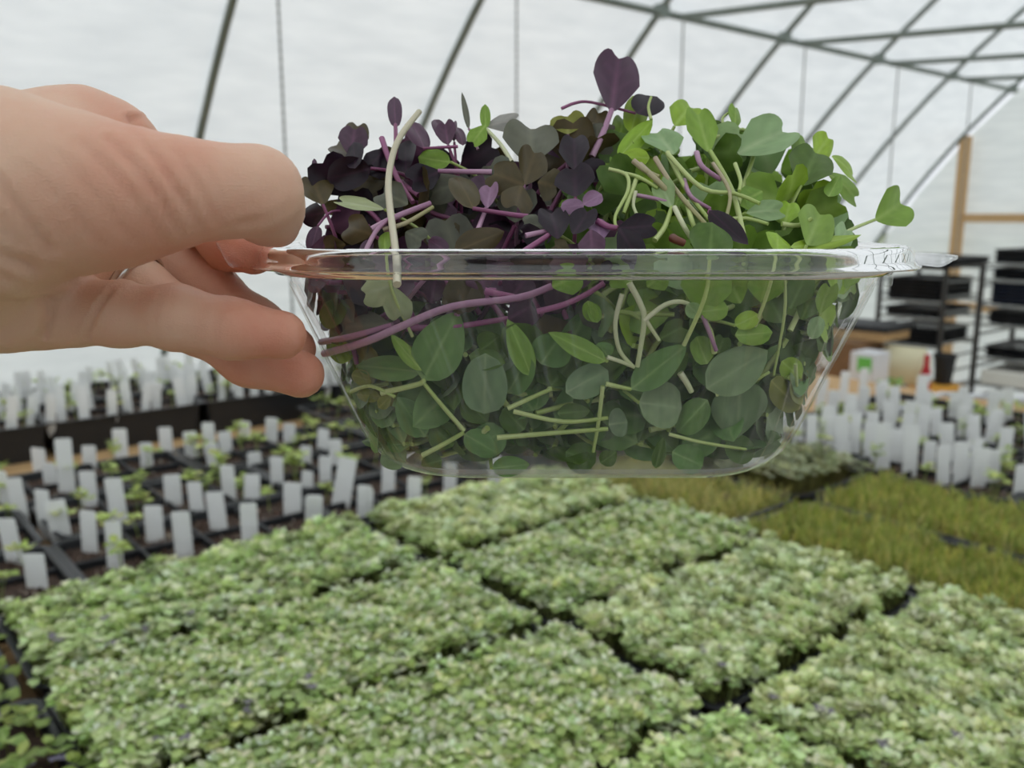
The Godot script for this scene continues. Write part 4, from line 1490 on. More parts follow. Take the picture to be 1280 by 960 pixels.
func sprouts() -> void:
	rng.seed = 411
	for q in [["pd", S(34, 21, 33), S(66, 38, 58), true], ["pp", S(82, 54, 74), S(122, 82, 108), true], ["pl", S(146, 112, 144), S(178, 140, 170), false], ["pg", S(78, 68, 42), S(108, 92, 60), true],
			["gg", S(104, 106, 92), S(136, 138, 116), false], ["gb", S(152, 186, 58), S(186, 212, 112), false], ["gm", S(128, 162, 64), S(172, 198, 108), false], ["gd", S(84, 112, 44), S(126, 154, 84), false],
			["gp", S(170, 182, 138), S(196, 204, 166), false], ["ga", S(150, 178, 124), S(186, 204, 156), false], ["ol", S(128, 132, 54), S(162, 162, 90), false], ["sl", S(172, 166, 162), S(196, 188, 182), false],
			["pea", S(110, 146, 82), S(158, 184, 122), false], ["pg2", S(130, 152, 112), S(166, 182, 140), false], ["pw", S(226, 220, 194), S(210, 202, 174), false],
			["st_p", S(164, 98, 140), S(140, 78, 114), false], ["st_l", S(200, 160, 186), S(164, 116, 148), false], ["st_g", S(206, 218, 150), S(170, 192, 104), false], ["st_w", S(226, 226, 192), S(200, 210, 156), false], ["st_b", S(190, 172, 148), S(164, 162, 108), false],
			["bud", S(104, 58, 44), S(124, 74, 54), true]]:
		K[q[0]] = [(q[1] as Color).srgb_to_linear(), (q[2] as Color).srgb_to_linear(), q[3]]
	# --- purple heap ---
	hero(0, "purple_sprout", "slender upright purple sprout next to the tip of the pale root", PURPLE, "st_p", [[430, 520, .01], [432, 450], [430, 370]], 22, [[430, 385, 424, 243, 58, "pp", 2]])
	hero(0, "pale_root", "thick pale curved bare stem arching up in front of the purple leaves", PURPLE, "pw", [[436, 1010, -.012], [430, 880, -.010], [402, 640, -.010], [412, 520, -.010], [448, 420, -.010], [526, 318, -.008]], 31, [])
	hero(0, "purple_sprout", "cluster of rounded purple leaves standing highest beside the thumb", PURPLE, "st_p", [], 18, [[262, 478, 285, 346, 100, "pg", 0, .006], [250, 500, 270, 372, 118, "pp", 0, .001], [255, 505, 180, 420, 100, "pg", 0, .004], [268, 545, 262, 440, 84, "pd", 2, -.002]])
	hero(0, "purple_sprout", "dark glossy purple leaf pair under the rounded cluster by the thumb", PURPLE, "st_p", [], 18, [[330, 545, 165, 590, 130, "pd", 2, .002], [300, 560, 380, 520, 110, "pd", 0, .004]])
	hero(0, "purple_sprout", "purple sprout with a folded leaf behind the pale root", PURPLE, "st_p", [[375, 425], [400, 500], [440, 590], [500, 682]], 26, [[385, 470, 330, 540, 100, "pd", 0, .002], [470, 560, 470, 430, 110, "pd", 2, .006]])
	hero(0, "purple_sprout", "purple leaf curling up just behind the top of the pale root", PURPLE, "st_p", [[680, 458], [600, 462], [540, 466]], 14, [[545, 468, 500, 335, 96, "pp", 2, .003, .5, .1]])
	hero(0, "purple_sprout", "pair of small purple leaves on the skyline past the pale root", PURPLE, "st_p", [], 16, [[640, 452, 580, 325, 52, "pp", 2, .004], [640, 452, 628, 362, 84, "pp", 0, .002]])
	hero(0, "purple_sprout", "narrow purple leaf standing on edge at the middle of the heap", PURPLE, "st_p", [], 14, [[665, 440, 660, 338, 24, "pp", 2, .004], [700, 455, 678, 362, 48, "pp", 2, .002]])
	hero(0, "purple_sprout", "thin grey-green leaf seen edge-on, spiking up above the purple heap", PURPLE, "st_l", [[760, 470, .004], [735, 410, .002], [722, 385]], 12, [[724, 390, 700, 248, 26, "gg", 1, .002]])
	hero(0, "purple_sprout", "green sprout with a silvery leaf among the purple leaves", PURPLE, "st_w", [[895, 520], [850, 450], [790, 385]], 20, [[792, 372, 735, 440, 74, "gm", 0, -.001], [790, 385, 788, 298, 42, "gm", 2], [788, 378, 930, 345, 76, "sl", 0, .003]])
	hero(0, "purple_sprout", "large grey-green heart leaf with a dark speck in the middle of the heap", PURPLE, "st_l", [], 18, [[968, 530, 972, 358, 226, "gg", 0, .001, .05, .2]])
	hero(0, "purple_sprout", "olive purple trio of leaves below the large grey heart leaf", PURPLE, "st_l", [], 18, [[945, 610, 990, 468, 138, "pg", 0, -.002], [945, 612, 805, 560, 150, "pg", 0, -.003], [935, 612, 905, 715, 132, "pg", 0, -.004], [1000, 600, 1085, 620, 140, "pg", 0, -.001]])
	hero(0, "purple_sprout", "nearly black round leaf pair beside the tall purple leaf", PURPLE, "st_p", [], 16, [[1150, 555, 1142, 405, 122, "pd", 0, -.004], [1150, 545, 1268, 555, 100, "pd", 0, -.002]])
	hero(0, "purple_sprout", "dark purple leaf pair with a lilac underside below the black round leaf", PURPLE, "st_p", [], 18, [[1150, 660, 1145, 545, 165, "pd", 0, -.008], [1185, 690, 1090, 705, 62, "pl", 2, -.010], [1180, 690, 1262, 640, 66, "pl", 2, -.010]])
	hero(0, "purple_sprout", "olive leaf at the skyline behind the black round leaf", PURPLE, "st_l", [], 16, [[1120, 410, 1118, 330, 140, "ol", 0, .004], [1185, 420, 1280, 330, 120, "pg", 0, .006]])
	hero(0, "purple_sprout", "purple sprout lying flat with its curled dark leaf over the pale root", PURPLE, "st_l", [[815, 560, -.002], [700, 558, -.002], [600, 556, -.002]], 24, [[612, 556, 480, 610, 120, "pd", 0, .0, .3, .5]])
	hero(0, "purple_sprout", "olive pointed leaf standing in front of the heap's middle", PURPLE, "st_p", [[960, 738, -.004], [880, 728, -.005], [740, 706, -.005]], 22, [[742, 708, 672, 560, 112, "pg", 2, -.005, .3, .2]])
	hero(0, "purple_sprout", "lilac leaf showing its pale back at the heap's middle", PURPLE, "st_l", [[760, 790, -.002], [795, 700, -.002]], 20, [[798, 705, 810, 605, 84, "pl", 0, -.003]])
	hero(0, "purple_sprout", "grey olive folded leaf resting on the front rim", PURPLE, "st_l", [], 20, [[665, 880, 875, 790, 118, "pg", 1, -.008], [640, 880, 560, 830, 70, "pp", 2, -.007]])
	hero(0, "purple_sprout", "green leaf half hidden behind the flat lying purple stem", PURPLE, "st_g", [], 16, [[650, 520, 520, 500, 90, "gm", 2, .006], [720, 590, 560, 640, 120, "gg", 0, .004]])
	hero(0, "purple_sprout", "olive leaf touching the thumb tip", PURPLE, "st_p", [], 16, [[140, 690, 95, 585, 140, "pg", 0, -.002], [150, 720, 70, 740, 100, "pd", 0, .002]])
	hero(0, "purple_sprout", "small purple leaf hanging at the rim beside the thumb", PURPLE, "st_p", [], 12, [[120, 775, 88, 872, 60, "pp", 2, -.008], [110, 600, 106, 508, 26, "pp", 2, .006]])
	hero(0, "purple_sprout", "pale green wavy leaf lying level near the thumb", PURPLE, "st_g", [], 14, [[385, 710, 198, 685, 84, "gp", 0, -.006, .1, 1.2]])
	hero(0, "purple_sprout", "olive green leaf pair at the rim beneath the pale wavy leaf", PURPLE, "st_p", [], 16, [[338, 810, 210, 770, 130, "pg", 0, -.008], [230, 850, 130, 860, 90, "pg", 0, -.008]])
	hero(0, "purple_sprout", "green leaf standing at the rim beside the pale root", PURPLE, "st_g", [], 14, [[390, 880, 380, 790, 60, "gm", 2, -.009]])
	hero(0, "purple_sprout", "grey lilac leaf with pink stems crossing the pale root", PURPLE, "st_l", [[335, 790, -.009], [430, 740, -.009], [570, 685, -.008]], 26, [[480, 690, 360, 630, 130, "gg", 0, -.004]])
	hero(0, "purple_sprout", "pale stem lying beside the pink stems over the pale root", PURPLE, "st_b", [[380, 790, -.008], [470, 765, -.008], [580, 700, -.007]], 20, [[470, 800, 540, 830, 110, "gg", 0, -.004]])
	hero(0, "purple_sprout", "bright pink stem leaning beside the olive leaf at the rim", PURPLE, "st_l", [[300, 900, -.011], [350, 800, -.011], [400, 750, -.010]], 20, [[330, 830, 300, 880, 50, "pp", 2, -.010]])
	hero(0, "purple_sprout", "dark purple heart leaf above the rim left of the lilac underside", PURPLE, "st_p", [[940, 880, -.009], [1000, 840, -.009], [1060, 800, -.008]], 24, [[1080, 830, 1050, 700, 130, "pd", 0, -.009], [1140, 810, 1205, 715, 110, "pd", 0, -.009]])
	hero(0, "purple_sprout", "dusky purple drooping leaf at the rim below the lilac underside", PURPLE, "st_l", [[950, 815, -.008], [1050, 793, -.008]], 22, [[1210, 790, 1215, 880, 110, "pp", 0, -.011], [1010, 790, 930, 800, 60, "pd", 0, -.006]])
	hero(0, "purple_sprout", "muted green leaf low in the purple heap beside the pink stems", PURPLE, "st_g", [], 14, [[1030, 780, 930, 760, 90, "gg", 0, -.005], [1130, 880, 1060, 850, 70, "pg", 0, -.010]])
	# --- green heap ---
	hero(1, "purple_sprout", "tall purple heart leaf rising highest of all above the box", PURPLE, "st_l", [[0, 395, .004], [40, 310], [72, 225]], 27, [[72, 232, 96, 24, 176, "pp", 0, .0, .1, .0]])
	hero(1, "purple_sprout", "lying pink stem crossing behind the tall purple heart leaf", PURPLE, "st_p", [[-110, 220, .006], [-60, 200, .006], [0, 198, .006], [160, 238, .004]], 14, [[165, 240, 240, 160, 116, "pd", 2, .002]])
	hero(1, "green_sprout", "pale green folded leaf behind the tall purple heart leaf", GREEN, "st_g", [], 14, [[140, 310, 185, 150, 90, "gb", 2, .010], [100, 330, 120, 230, 70, "gm", 0, .012], [-10, 350, 30, 230, 90, "pg", 0, .008]])
	hero(1, "green_sprout", "thin green shoot tip in front of the small dark purple leaf", GREEN, "st_g", [[215, 260, -.002], [205, 215, -.003], [215, 178, -.003]], 13, [])
	hero(1, "green_sprout", "two broad grey-green lobes leading the green heap", GREEN, "st_g", [[550, 680, -.006], [510, 520, -.004], [430, 375, -.002]], 22, [[295, 388, 235, 275, 150, "ga", 0, -.003], [425, 380, 375, 238, 116, "gm", 0, -.002]])
	hero(1, "green_sprout", "bright green leaf at the skyline of the green heap", GREEN, "st_g", [], 16, [[300, 285, 375, 185, 120, "gb", 0, .008], [210, 400, 100, 395, 70, "gb", 1, -.002]])
	hero(1, "green_sprout", "folded yellow-green leaf beside the tall purple stem", GREEN, "st_g", [], 14, [[95, 402, 220, 262, 72, "gb", 1, .001]])
	hero(1, "green_sprout", "single upright green leaf on a hooked stem above the green heap", GREEN, "st_g", [[435, 330, .004], [480, 300, .004], [475, 255, .004], [515, 225, .004]], 13, [[520, 295, 525, 202, 58, "gm", 0, .003]])
	hero(1, "green_sprout", "large pale grey-green leaf spread level over the green heap", GREEN, "st_g", [[435, 330, .004], [520, 300, .004], [560, 300, .003]], 18, [[525, 388, 730, 270, 168, "ga", 0, .0, .0, .6], [560, 380, 520, 300, 120, "gm", 0, .006]])
	hero(1, "green_sprout", "dark green broad leaf on the far slope of the green heap", GREEN, "st_g", [], 16, [[760, 500, 820, 365, 170, "gd", 0, .002], [730, 380, 790, 330, 90, "gm", 0, .006]])
	hero(1, "green_sprout", "bright green leaves rounding off the far slope", GREEN, "st_g", [], 16, [[810, 400, 860, 322, 100, "gb", 0, .006], [870, 395, 990, 455, 84, "gb", 0, .004, .2, .6]])
	hero(1, "green_sprout", "pointed star-like green leaf sticking out at the far slope", GREEN, "st_g", [], 14, [[855, 455, 995, 548, 90, "gm", 0, .002, .0, .4], [860, 540, 900, 470, 60, "gm", 1, .002]])
	hero(1, "green_sprout", "lone heart-shaped green leaf reaching out over the rim's far end", GREEN, "st_g", [[880, 690, .0], [960, 652, .0], [1035, 622, -.002]], 15, [[1028, 626, 1160, 545, 154, "gm", 0, -.003, .0, .1]])
	hero(1, "green_sprout", "round green leaf standing on the rim before the lone heart leaf", GREEN, "st_g", [], 16, [[780, 718, 845, 583, 160, "gm", 0, -.008, .0, .1], [720, 725, 970, 690, 66, "gb", 1, -.009, .0, .8]])
	hero(1, "green_sprout", "small bright green leaf tip poking over the rim", GREEN, "st_g", [], 14, [[675, 745, 682, 662, 106, "gb", 2, -.009]])
	hero(1, "green_sprout", "pale green leaf behind the round leaf on the rim", GREEN, "st_g", [], 14, [[890, 730, 945, 640, 90, "ga", 0, -.004], [700, 640, 720, 560, 90, "gb", 0, .0]])
	hero(1, "green_sprout", "dull green rounded leaf resting on the rim under the stems", GREEN, "st_g", [], 16, [[430, 770, 430, 648, 164, "gd", 2, -.010, .0, .1]])
	hero(1, "purple_sprout", "dark purple narrow leaf slanting down among the green stems", PURPLE, "st_p", [[430, 590, -.006], [425, 600, -.006], [440, 620, -.007]], 14, [[425, 590, 570, 725, 78, "pd", 1, -.008, .0, .2]])
	hero(1, "green_sprout", "pale green level leaf in front of the far slope", GREEN, "st_g", [], 14, [[560, 600, 702, 585, 88, "ga", 0, -.004, .0, .6], [620, 520, 545, 560, 90, "gm", 0, -.001]])
	hero(1, "green_sprout", "light green spoon leaf on a short bowed stem before the stems", GREEN, "st_g", [[228, 700, -.008], [265, 650, -.008], [290, 580, -.008]], 20, [[290, 582, 245, 480, 84, "ga", 0, -.008]])
	hero(1, "purple_sprout", "blackish purple leaf pair overhanging the rim at the colour change", PURPLE, "st_p", [[20, 630, -.008], [60, 650, -.009], [95, 655, -.010]], 24, [[95, 655, 235, 645, 100, "pd", 0, -.011], [98, 655, 165, 765, 104, "pd", 0, -.012], [30, 700, 20, 610, 90, "pl", 0, -.008]])
	var st := [[[[230, 400], [300, 510], [412, 640]], "st_b", 20], [[[275, 380], [340, 510], [425, 625]], "st_g", 20], [[[280, 390], [400, 510], [520, 530], [610, 566]], "st_g", 18], [[[60, 440], [125, 462], [130, 520], [85, 610], [90, 660]], "st_g", 15], [[[150, 410], [200, 450], [245, 470]], "st_b", 22], [[[160, 535], [230, 548], [290, 565]], "st_l", 16], [[[300, 580], [330, 640], [358, 690]], "st_w", 20], [[[335, 480], [360, 540], [430, 585]], "st_l", 18], [[[345, 560], [360, 620], [380, 670]], "st_g", 20], [[[160, 480], [130, 560], [115, 600]], "st_g", 18], [[[160, 520], [150, 570], [165, 610]], "st_w", 14], [[[110, 455], [170, 470], [240, 510]], "st_g", 16], [[[440, 420], [500, 520], [490, 610]], "st_b", 16], [[[380, 380], [400, 430], [470, 480]], "st_l", 22], [[[520, 420], [540, 480], [535, 520]], "st_g", 16], [[[480, 625], [560, 620], [640, 640]], "st_g", 16], [[[690, 640], [750, 645], [800, 620]], "st_g", 18], [[[175, 425], [235, 480], [300, 545]], "st_b", 24]]
	for q in st:
		var sp := []
		for p in q[0]:
			sp.append([p[0], p[1], rng.randf_range(-0.010, -0.005)])
		hero(1, "green_sprout", "pale cut stem in the tangle between purple and green leaves", GREEN, q[1], sp, q[2], [[q[0][0][0], q[0][0][1], q[0][0][0] + rng.randf_range(-40, 40), q[0][0][1] - rng.randf_range(20, 60), 50, ["gm", "gd"][rng.randi() % 2], 0, .006]])
	hero(1, "seed_husk", "small reddish brown seed husk at the rim", GREEN, "bud", [[292, 690, -.010], [310, 700, -.011], [335, 710, -.010]], 32, [])
	# --- seen through the wall: left part ---
	hero(2, "purple_sprout", "pale leaf pair pressed against the wall under the pale root", PURPLE, "st_w", [[398, 90, .002], [400, 190]], 24, [[395, 185, 268, 232, 120, "gp", 0, .0], [385, 200, 410, 326, 108, "gp", 0, -.0005]])
	hero(2, "purple_sprout", "greyish leaf pressed to the wall beside the fingers", PURPLE, "st_l", [[120, 400], [230, 380], [380, 338]], 26, [[372, 335, 178, 345, 132, "gg", 0, .001]])
	hero(2, "purple_sprout", "long lilac stem sweeping across the wall from the fingers", PURPLE, "st_l", [[132, 442], [280, 400], [430, 335], [600, 270], [840, 238], [960, 196]], 30, [[960, 200, 1060, 150, 120, "gm", 0, .003]], -.001)
	hero(2, "purple_sprout", "short purple stems under the rim at the box middle", PURPLE, "st_p", [[716, 215], [760, 225], [822, 236]], 26, [[720, 215, 690, 130, 120, "pp", 0, .004]])
	hero(2, "purple_sprout", "dark purple stem slanting up to the rim at the box middle", PURPLE, "st_p", [[906, 290], [1000, 265], [1080, 230], [1150, 185]], 22, [[1150, 190, 1190, 110, 90, "pd", 0, .004]])
	hero(2, "purple_sprout", "faint lower purple stem behind the long lilac stem", PURPLE, "st_p", [[430, 350, .004], [600, 345, .004], [800, 315, .004]], 24, [[800, 318, 900, 260, 130, "pp", 0, .006]])
	hero(2, "purple_sprout", "dark purple leaf pressed under the rim near the fingers", PURPLE, "st_p", [], 18, [[200, 170, 330, 230, 130, "pd", 0, .002], [560, 260, 700, 190, 150, "pg", 0, .004], [300, 150, 210, 220, 110, "pd", 0, .006]])
	hero(2, "purple_sprout", "olive leaf block under the rim beside the pale leaf pair", PURPLE, "st_l", [], 18, [[620, 300, 650, 170, 150, "pg", 0, .003], [520, 260, 540, 160, 100, "pp", 0, .005], [800, 260, 870, 160, 130, "pp", 0, .005]])
	var PS := "pea_shoot"
	hero(2, PS, "largest rounded pea leaf, on a forked stem in the box", PEA, "st_g", [[340, 586], [480, 552], [490, 535]], 22, [[492, 540, 610, 300, 186, "pea", 1, .0, .0, .1], [486, 510, 228, 478, 100, "pea", 1, .001], [488, 505, 372, 372, 58, "gm", 1, .0]])
	hero(2, PS, "slanting pea stem below the largest pea leaf", PEA, "st_g", [[640, 722, .001], [560, 630], [490, 545]], 18, [[500, 745, 398, 600, 112, "pea", 1, .002], [640, 600, 730, 700, 110, "gd", 1, .004]])
	hero(2, PS, "upright narrow pea leaf near the middle of the wall", PEA, "st_g", [], 16, [[885, 525, 806, 320, 92, "gm", 1, .0], [800, 585, 880, 440, 140, "pea", 2, .003]])
	hero(2, PS, "broad drooping pea leaf at the middle of the wall", PEA, "st_g", [[800, 642], [880, 605], [960, 570]], 18, [[718, 440, 715, 662, 168, "pg2", 2, .001, .0, .1], [1010, 585, 1160, 500, 124, "pg2", 2, .001]])
	hero(2, PS, "dark pea leaf folded flat at the middle of the wall", PEA, "st_g", [], 16, [[1160, 470, 940, 370, 84, "gm", 1, .0, .0, .6], [920, 480, 990, 380, 150, "pea", 2, .004], [700, 430, 770, 380, 110, "gd", 1, .004]])
	hero(2, PS, "pair of long level pea stems low in the box", PEA, "st_g", [[820, 652], [1000, 690], [1164, 676]], 18, [[980, 660, 1100, 650, 70, "gd", 1, .002], [860, 720, 780, 640, 110, "gd", 2, .005]])
	hero(2, PS, "lower level pea stem with pale bruises", PEA, "st_g", [[760, 748], [920, 735], [1164, 716]], 20, [[670, 800, 780, 720, 130, "pea", 2, .003], [600, 780, 520, 700, 120, "gd", 1, .004]])
	hero(2, PS, "short rising pea stem at the bottom of the wall", PEA, "st_g", [[490, 812], [570, 770], [640, 730]], 20, [[640, 735, 760, 800, 100, "pea", 1, .003]])
	hero(2, PS, "thin drooping tendril at the middle of the wall", PEA, "st_g", [[1145, 560], [1130, 690], [1110, 800]], 16, [[1090, 250, 1110, 330, 60, "gm", 2, .001]])
	hero(2, PS, "flattened pea leaves lying on the box floor", PEA, "st_g", [], 16, [[740, 860, 880, 845, 80, "pea", 1, .001], [340, 800, 420, 830, 100, "pg2", 2, .002], [560, 830, 480, 850, 90, "gd", 1, .003], [1010, 800, 1120, 840, 120, "gd", 2, .003]])
	hero(2, PS, "curly pea tip crowded behind the ring fingertip", PEA, "st_g", [[230, 580], [300, 560], [390, 600]], 16, [[230, 520, 310, 540, 60, "ol", 2, .001], [250, 590, 330, 600, 50, "ol", 2, .001], [330, 640, 380, 590, 50, "ol", 1, .001], [130, 260, 200, 330, 120, "gd", 2, .005], [150, 380, 230, 470, 90, "gb", 2, .006]])
	# --- right part ---
	hero(3, "green_sprout", "broad green leaf pressed under the rim right of the middle", GREEN, "st_g", [[445, 440, .002], [430, 360, .001], [395, 300]], 20, [[400, 295, 440, 125, 196, "gm", 0, .0], [395, 290, 500, 275, 80, "gm", 2, -.0005]])
	hero(3, "green_sprout", "white forked stems spreading under the rim", GREEN, "st_w", [[135, 185], [175, 260], [190, 325], [165, 490]], 22, [[135, 200, 100, 140, 120, "gm", 0, .003], [200, 200, 260, 150, 100, "gm", 0, .003]])
	hero(3, "green_sprout", "white stem curving down beside the forked stems", GREEN, "st_w", [[110, 225, .001], [85, 330, .001], [100, 430, .001], [150, 490]], 18, [[20, 330, 0, 260, 50, "gm", 2, .001]])
	hero(3, "green_sprout", "pale stem arching from the fork to a curled leaf", GREEN, "st_w", [[190, 322, -.0005], [265, 265, -.0005], [330, 255], [390, 285]], 18, [[345, 262, 395, 310, 60, "ga", 1, -.0005]])
	hero(3, "green_sprout", "pale stem fallen across the forked stems", GREEN, "st_w", [[190, 310], [215, 350], [245, 395]], 16, [[245, 390, 340, 340, 90, "gd", 0, .004]])
	hero(3, "green_sprout", "thin pale stem end pointing at the curled leaf", GREEN, "st_w", [[55, 455], [100, 470], [155, 492]], 16, [[60, 455, 20, 400, 80, "pea", 1, .002]])
	hero(3, "green_sprout", "stack of two small round leaves right of the middle", GREEN, "st_g", [], 14, [[520, 340, 605, 300, 70, "gb", 2, .001], [520, 375, 652, 368, 84, "gm", 2, .0]])
	hero(3, PS, "large dull pea leaf slanting on the right part of the wall", PEA, "st_g", [[450, 592], [560, 555], [645, 508]], 16, [[415, 570, 640, 430, 170, "pg2", 1, .0005], [540, 535, 535, 762, 214, "pg2", 1, .002, .0, .1]])
	hero(3, PS, "bright folded pea leaf right of the thin pale stem end", PEA, "st_g", [[50, 552], [95, 562], [142, 572]], 18, [[142, 572, 345, 410, 118, "pea", 1, .0, .2, .5], [250, 520, 350, 440, 90, "gd", 1, .003]])
	hero(3, PS, "broad shaded pea leaf low on the wall right of the middle", PEA, "st_g", [], 16, [[170, 620, 330, 640, 180, "pg2", 2, .002], [420, 610, 310, 730, 112, "pea", 2, .002]])
	hero(3, PS, "olive pea leaf by the curved corner of the box", PEA, "st_g", [[740, 480, .001], [745, 560, .001]], 14, [[650, 540, 750, 640, 110, "ol", 2, .001], [690, 470, 760, 530, 90, "gb", 2, .003]])
	hero(3, PS, "long cut stem stub in the middle of the right part", PEA, "st_w", [[320, 512], [345, 550], [362, 582]], 24, [[420, 480, 380, 380, 90, "gm", 2, .003]])
	hero(3, "green_sprout", "teal-dark leaf under the rim's far end", GREEN, "st_g", [[700, 160, .002], [700, 300, .001], [660, 520, .001]], 12, [[720, 280, 790, 150, 110, "gd", 0, .002], [620, 260, 640, 150, 130, "gm", 0, .003], [690, 330, 640, 230, 130, "gd", 0, .004]])
	hero(3, "green_sprout", "green leaves crowding the box's far curved corner", GREEN, "st_g", [], 14, [[830, 300, 860, 180, 90, "gm", 0, .001], [800, 390, 830, 310, 60, "ga", 2, .0], [760, 320, 800, 240, 80, "gd", 0, .003], [540, 260, 500, 170, 110, "gm", 0, .004]])
	hero(3, PS, "pea leaves lying along the box floor toward the far corner", PEA, "st_g", [[280, 735], [400, 765], [560, 790]], 14, [[290, 800, 400, 850, 110, "pea", 2, .002], [480, 780, 590, 800, 110, "gd", 2, .003], [230, 860, 260, 750, 50, "gd", 1, .001], [30, 840, 90, 800, 70, "gd", 1, .002], [60, 700, 130, 690, 110, "pg2", 2, .003]])
	hero(3, "green_sprout", "lilac stem dropping from the broad leaf under the rim", GREEN, "st_l", [[400, 300], [425, 360], [452, 432]], 18, [[460, 440, 480, 380, 70, "gd", 0, .003]])
	fill_box()

# the rest of the heap and of the filling
func fill_box() -> void:
	var sky := [[375, 250], [410, 190], [440, 170], [500, 165], [560, 175], [640, 175], [700, 165], [760, 140], [800, 150], [850, 150], [900, 160], [950, 180], [1000, 185], [1040, 210], [1065, 250], [1090, 290]]
	var roof := PackedFloat32Array()
	var made := 0
	var tries := 0
	while made < 560 and tries < 20000:
		tries += 1
		var r := BOX_C.x + rng.randf_range(-0.088, 0.088)
		var f := lerpf(0.252, 0.352, pow(rng.randf(), 1.3))
		var px := 640.0 + r / 0.30 * FPX
		var y_top := -0.012
		for k in sky.size() - 1:
			if px >= sky[k][0] and px < sky[k + 1][0]:
				var py := lerpf(sky[k][1], sky[k + 1][1], (px - sky[k][0]) / (sky[k + 1][0] - sky[k][0]))
				y_top = Lp(px, py, 0.30).y - 0.006
		var edge := minf((f - 0.252) / 0.035, (0.362 - f) / 0.03)
		y_top = lerpf(-0.010, y_top, clampf(edge, 0.0, 1.0))
		var zone := rng.randf()
		var y := rng.randf_range(-0.0755, -0.015) if zone < 0.42 else rng.randf_range(-0.0765, -0.05) if zone < 0.55 else rng.randf_range(-0.02, y_top)
		var up := y - BOX_C.y
		var g := clampf(up / 0.063, 0.0, 1.0)
		var hw := lerpf(0.0655, 0.091, g) - 0.006
		var hd := lerpf(0.0445, 0.0545, g) - 0.004
		var rc := lerpf(0.032, 0.040, g)
		var dx := absf(r - BOX_C.x) - (hw - rc)
		var dz := absf(f + BOX_C.z) - (hd - rc)
		if maxf(dx, 0.0) * maxf(dx, 0.0) + maxf(dz, 0.0) * maxf(dz, 0.0) > rc * rc or absf(f + BOX_C.z) > hd or absf(r - BOX_C.x) > hw:
			continue
		var at := Vector3(r, y, -f)
		if y > -0.022:
			# behind the leaves of the heap's face
			var w := -(y / f + st_sin / st_cos) / (1.0 - st_sin / st_cos * y / f)
			var py2 := 480.0 + FPX * w
			var px2 := 640.0 + FPX * r / (f / (st_cos - st_sin * w))
			if f < -heap_point(px2, py2, 0.007).z:
				continue
		made += 1
		var low := y < -0.034
		var purple := r < BOX_C.x + 0.004 + rng.randf_range(-0.008, 0.008)
		var room := clampf(minf(minf(hw - absf(r - BOX_C.x), hd - absf(f + BOX_C.z)), up) + 0.006, 0.004, 0.02)
		var sd := Vector3(rng.randf_range(-1, 1), rng.randf_range(-0.5, 0.15), rng.randf_range(-0.6, 0.6)).normalized()
		var inward := (Vector3(BOX_C.x, -0.04, BOX_C.z) - at).normalized()
		sd = (sd + inward * 1.1).normalized()
		var sl := rng.randf_range(0.014, 0.028)
		var stem := [at + sd * sl, at + sd * sl * 0.5 + Vector3(0, rng.randf_range(-0.002, 0.003), 0), at]
		for k in 2:
			stem[k].y = maxf(stem[k].y, -0.0755)
		var ls := []
		var n := 2
		var size := rng.randf_range(0.011, 0.015)
		var key := "pd"
		if low:
			n = 3
			size = rng.randf_range(0.015, 0.021)
		for k in n:
			if low:
				key = ["pea", "gd", "gd", "pg2", "pea"][rng.randi() % 5]
			elif purple:
				key = ["pd", "pd", "pp", "pg", "pp", "gg", "pg"][rng.randi() % 7]
			else:
				key = ["gm", "gd", "gb", "gm", "ga", "gd"][rng.randi() % 6]
			var d := Vector3(rng.randf_range(-1, 1), rng.randf_range(-0.4, 0.9), rng.randf_range(-0.7, 0.5)).normalized()
			d = (d + inward * (0.9 if room < 0.014 else 0.1)).normalized()
			var nn := Vector3(rng.randf_range(-0.6, 0.6), rng.randf_range(-0.1, 0.9), 1.0)
			var s := minf(size, maxf(room * 1.8, 0.010))
			if at.y + d.y * s < -0.0765:
				d = Vector3(d.x, absf(d.y) * 0.2, d.z).normalized()
				nn = Vector3(nn.x * 0.4, 0.5, 1.0)
			ls.append([at + d * 0.001, d, nn, s, s * (0.62 if low else 1.05), 1 if low and rng.randf() < 0.6 else 2 if low else 0, rng.randf_range(-0.05, 0.15), rng.randf_range(-0.2, 0.12), key])
		if low:
			sprout("pea_shoot", "dark green pea shoot inside the lower half of the box", PEA, stem, 0.0010, K["st_g"], ls, 8)
		elif purple:
			sprout("purple_sprout", "small purple radish sprout tucked within the purple side of the heap", PURPLE, stem, 0.0009, K["st_p"], ls, 8)
		else:
			sprout("green_sprout", "small green radish sprout tucked within the green side of the heap", GREEN, stem, 0.0009, K["st_g"], ls, 8)
	# leaves lying on the floor of the box
	for k in 56:
		var ax := rng.randf_range(-0.060, 0.060)
		var at := Vector3(BOX_C.x + ax, -0.0755 + rng.randf() * 0.006, BOX_C.z + rng.randf_range(-0.040, 0.040) * (1.0 - 0.35 * pow(absf(ax) / 0.060, 3.0)))
		var ls := []
		for j in 3:
			var d := Vector3(rng.randf_range(-1, 1), rng.randf_range(-0.05, 0.35), rng.randf_range(-1, 1)).normalized()
			d = (d + (Vector3(BOX_C.x, at.y, BOX_C.z) - at) / 0.05 * 0.35).normalized()
			var s := rng.randf_range(0.014, 0.02)
			ls.append([at, d, Vector3(rng.randf_range(-0.4, 0.4), 0.8, rng.randf_range(0.2, 0.9)), s, s * 0.66, 1 if j else 2, 0.06, 0.02, ["pea", "gd", "pg2"][rng.randi() % 3]])
		var sd := Vector3(BOX_C.x - at.x, 0.002, BOX_C.z - at.z) * 0.6
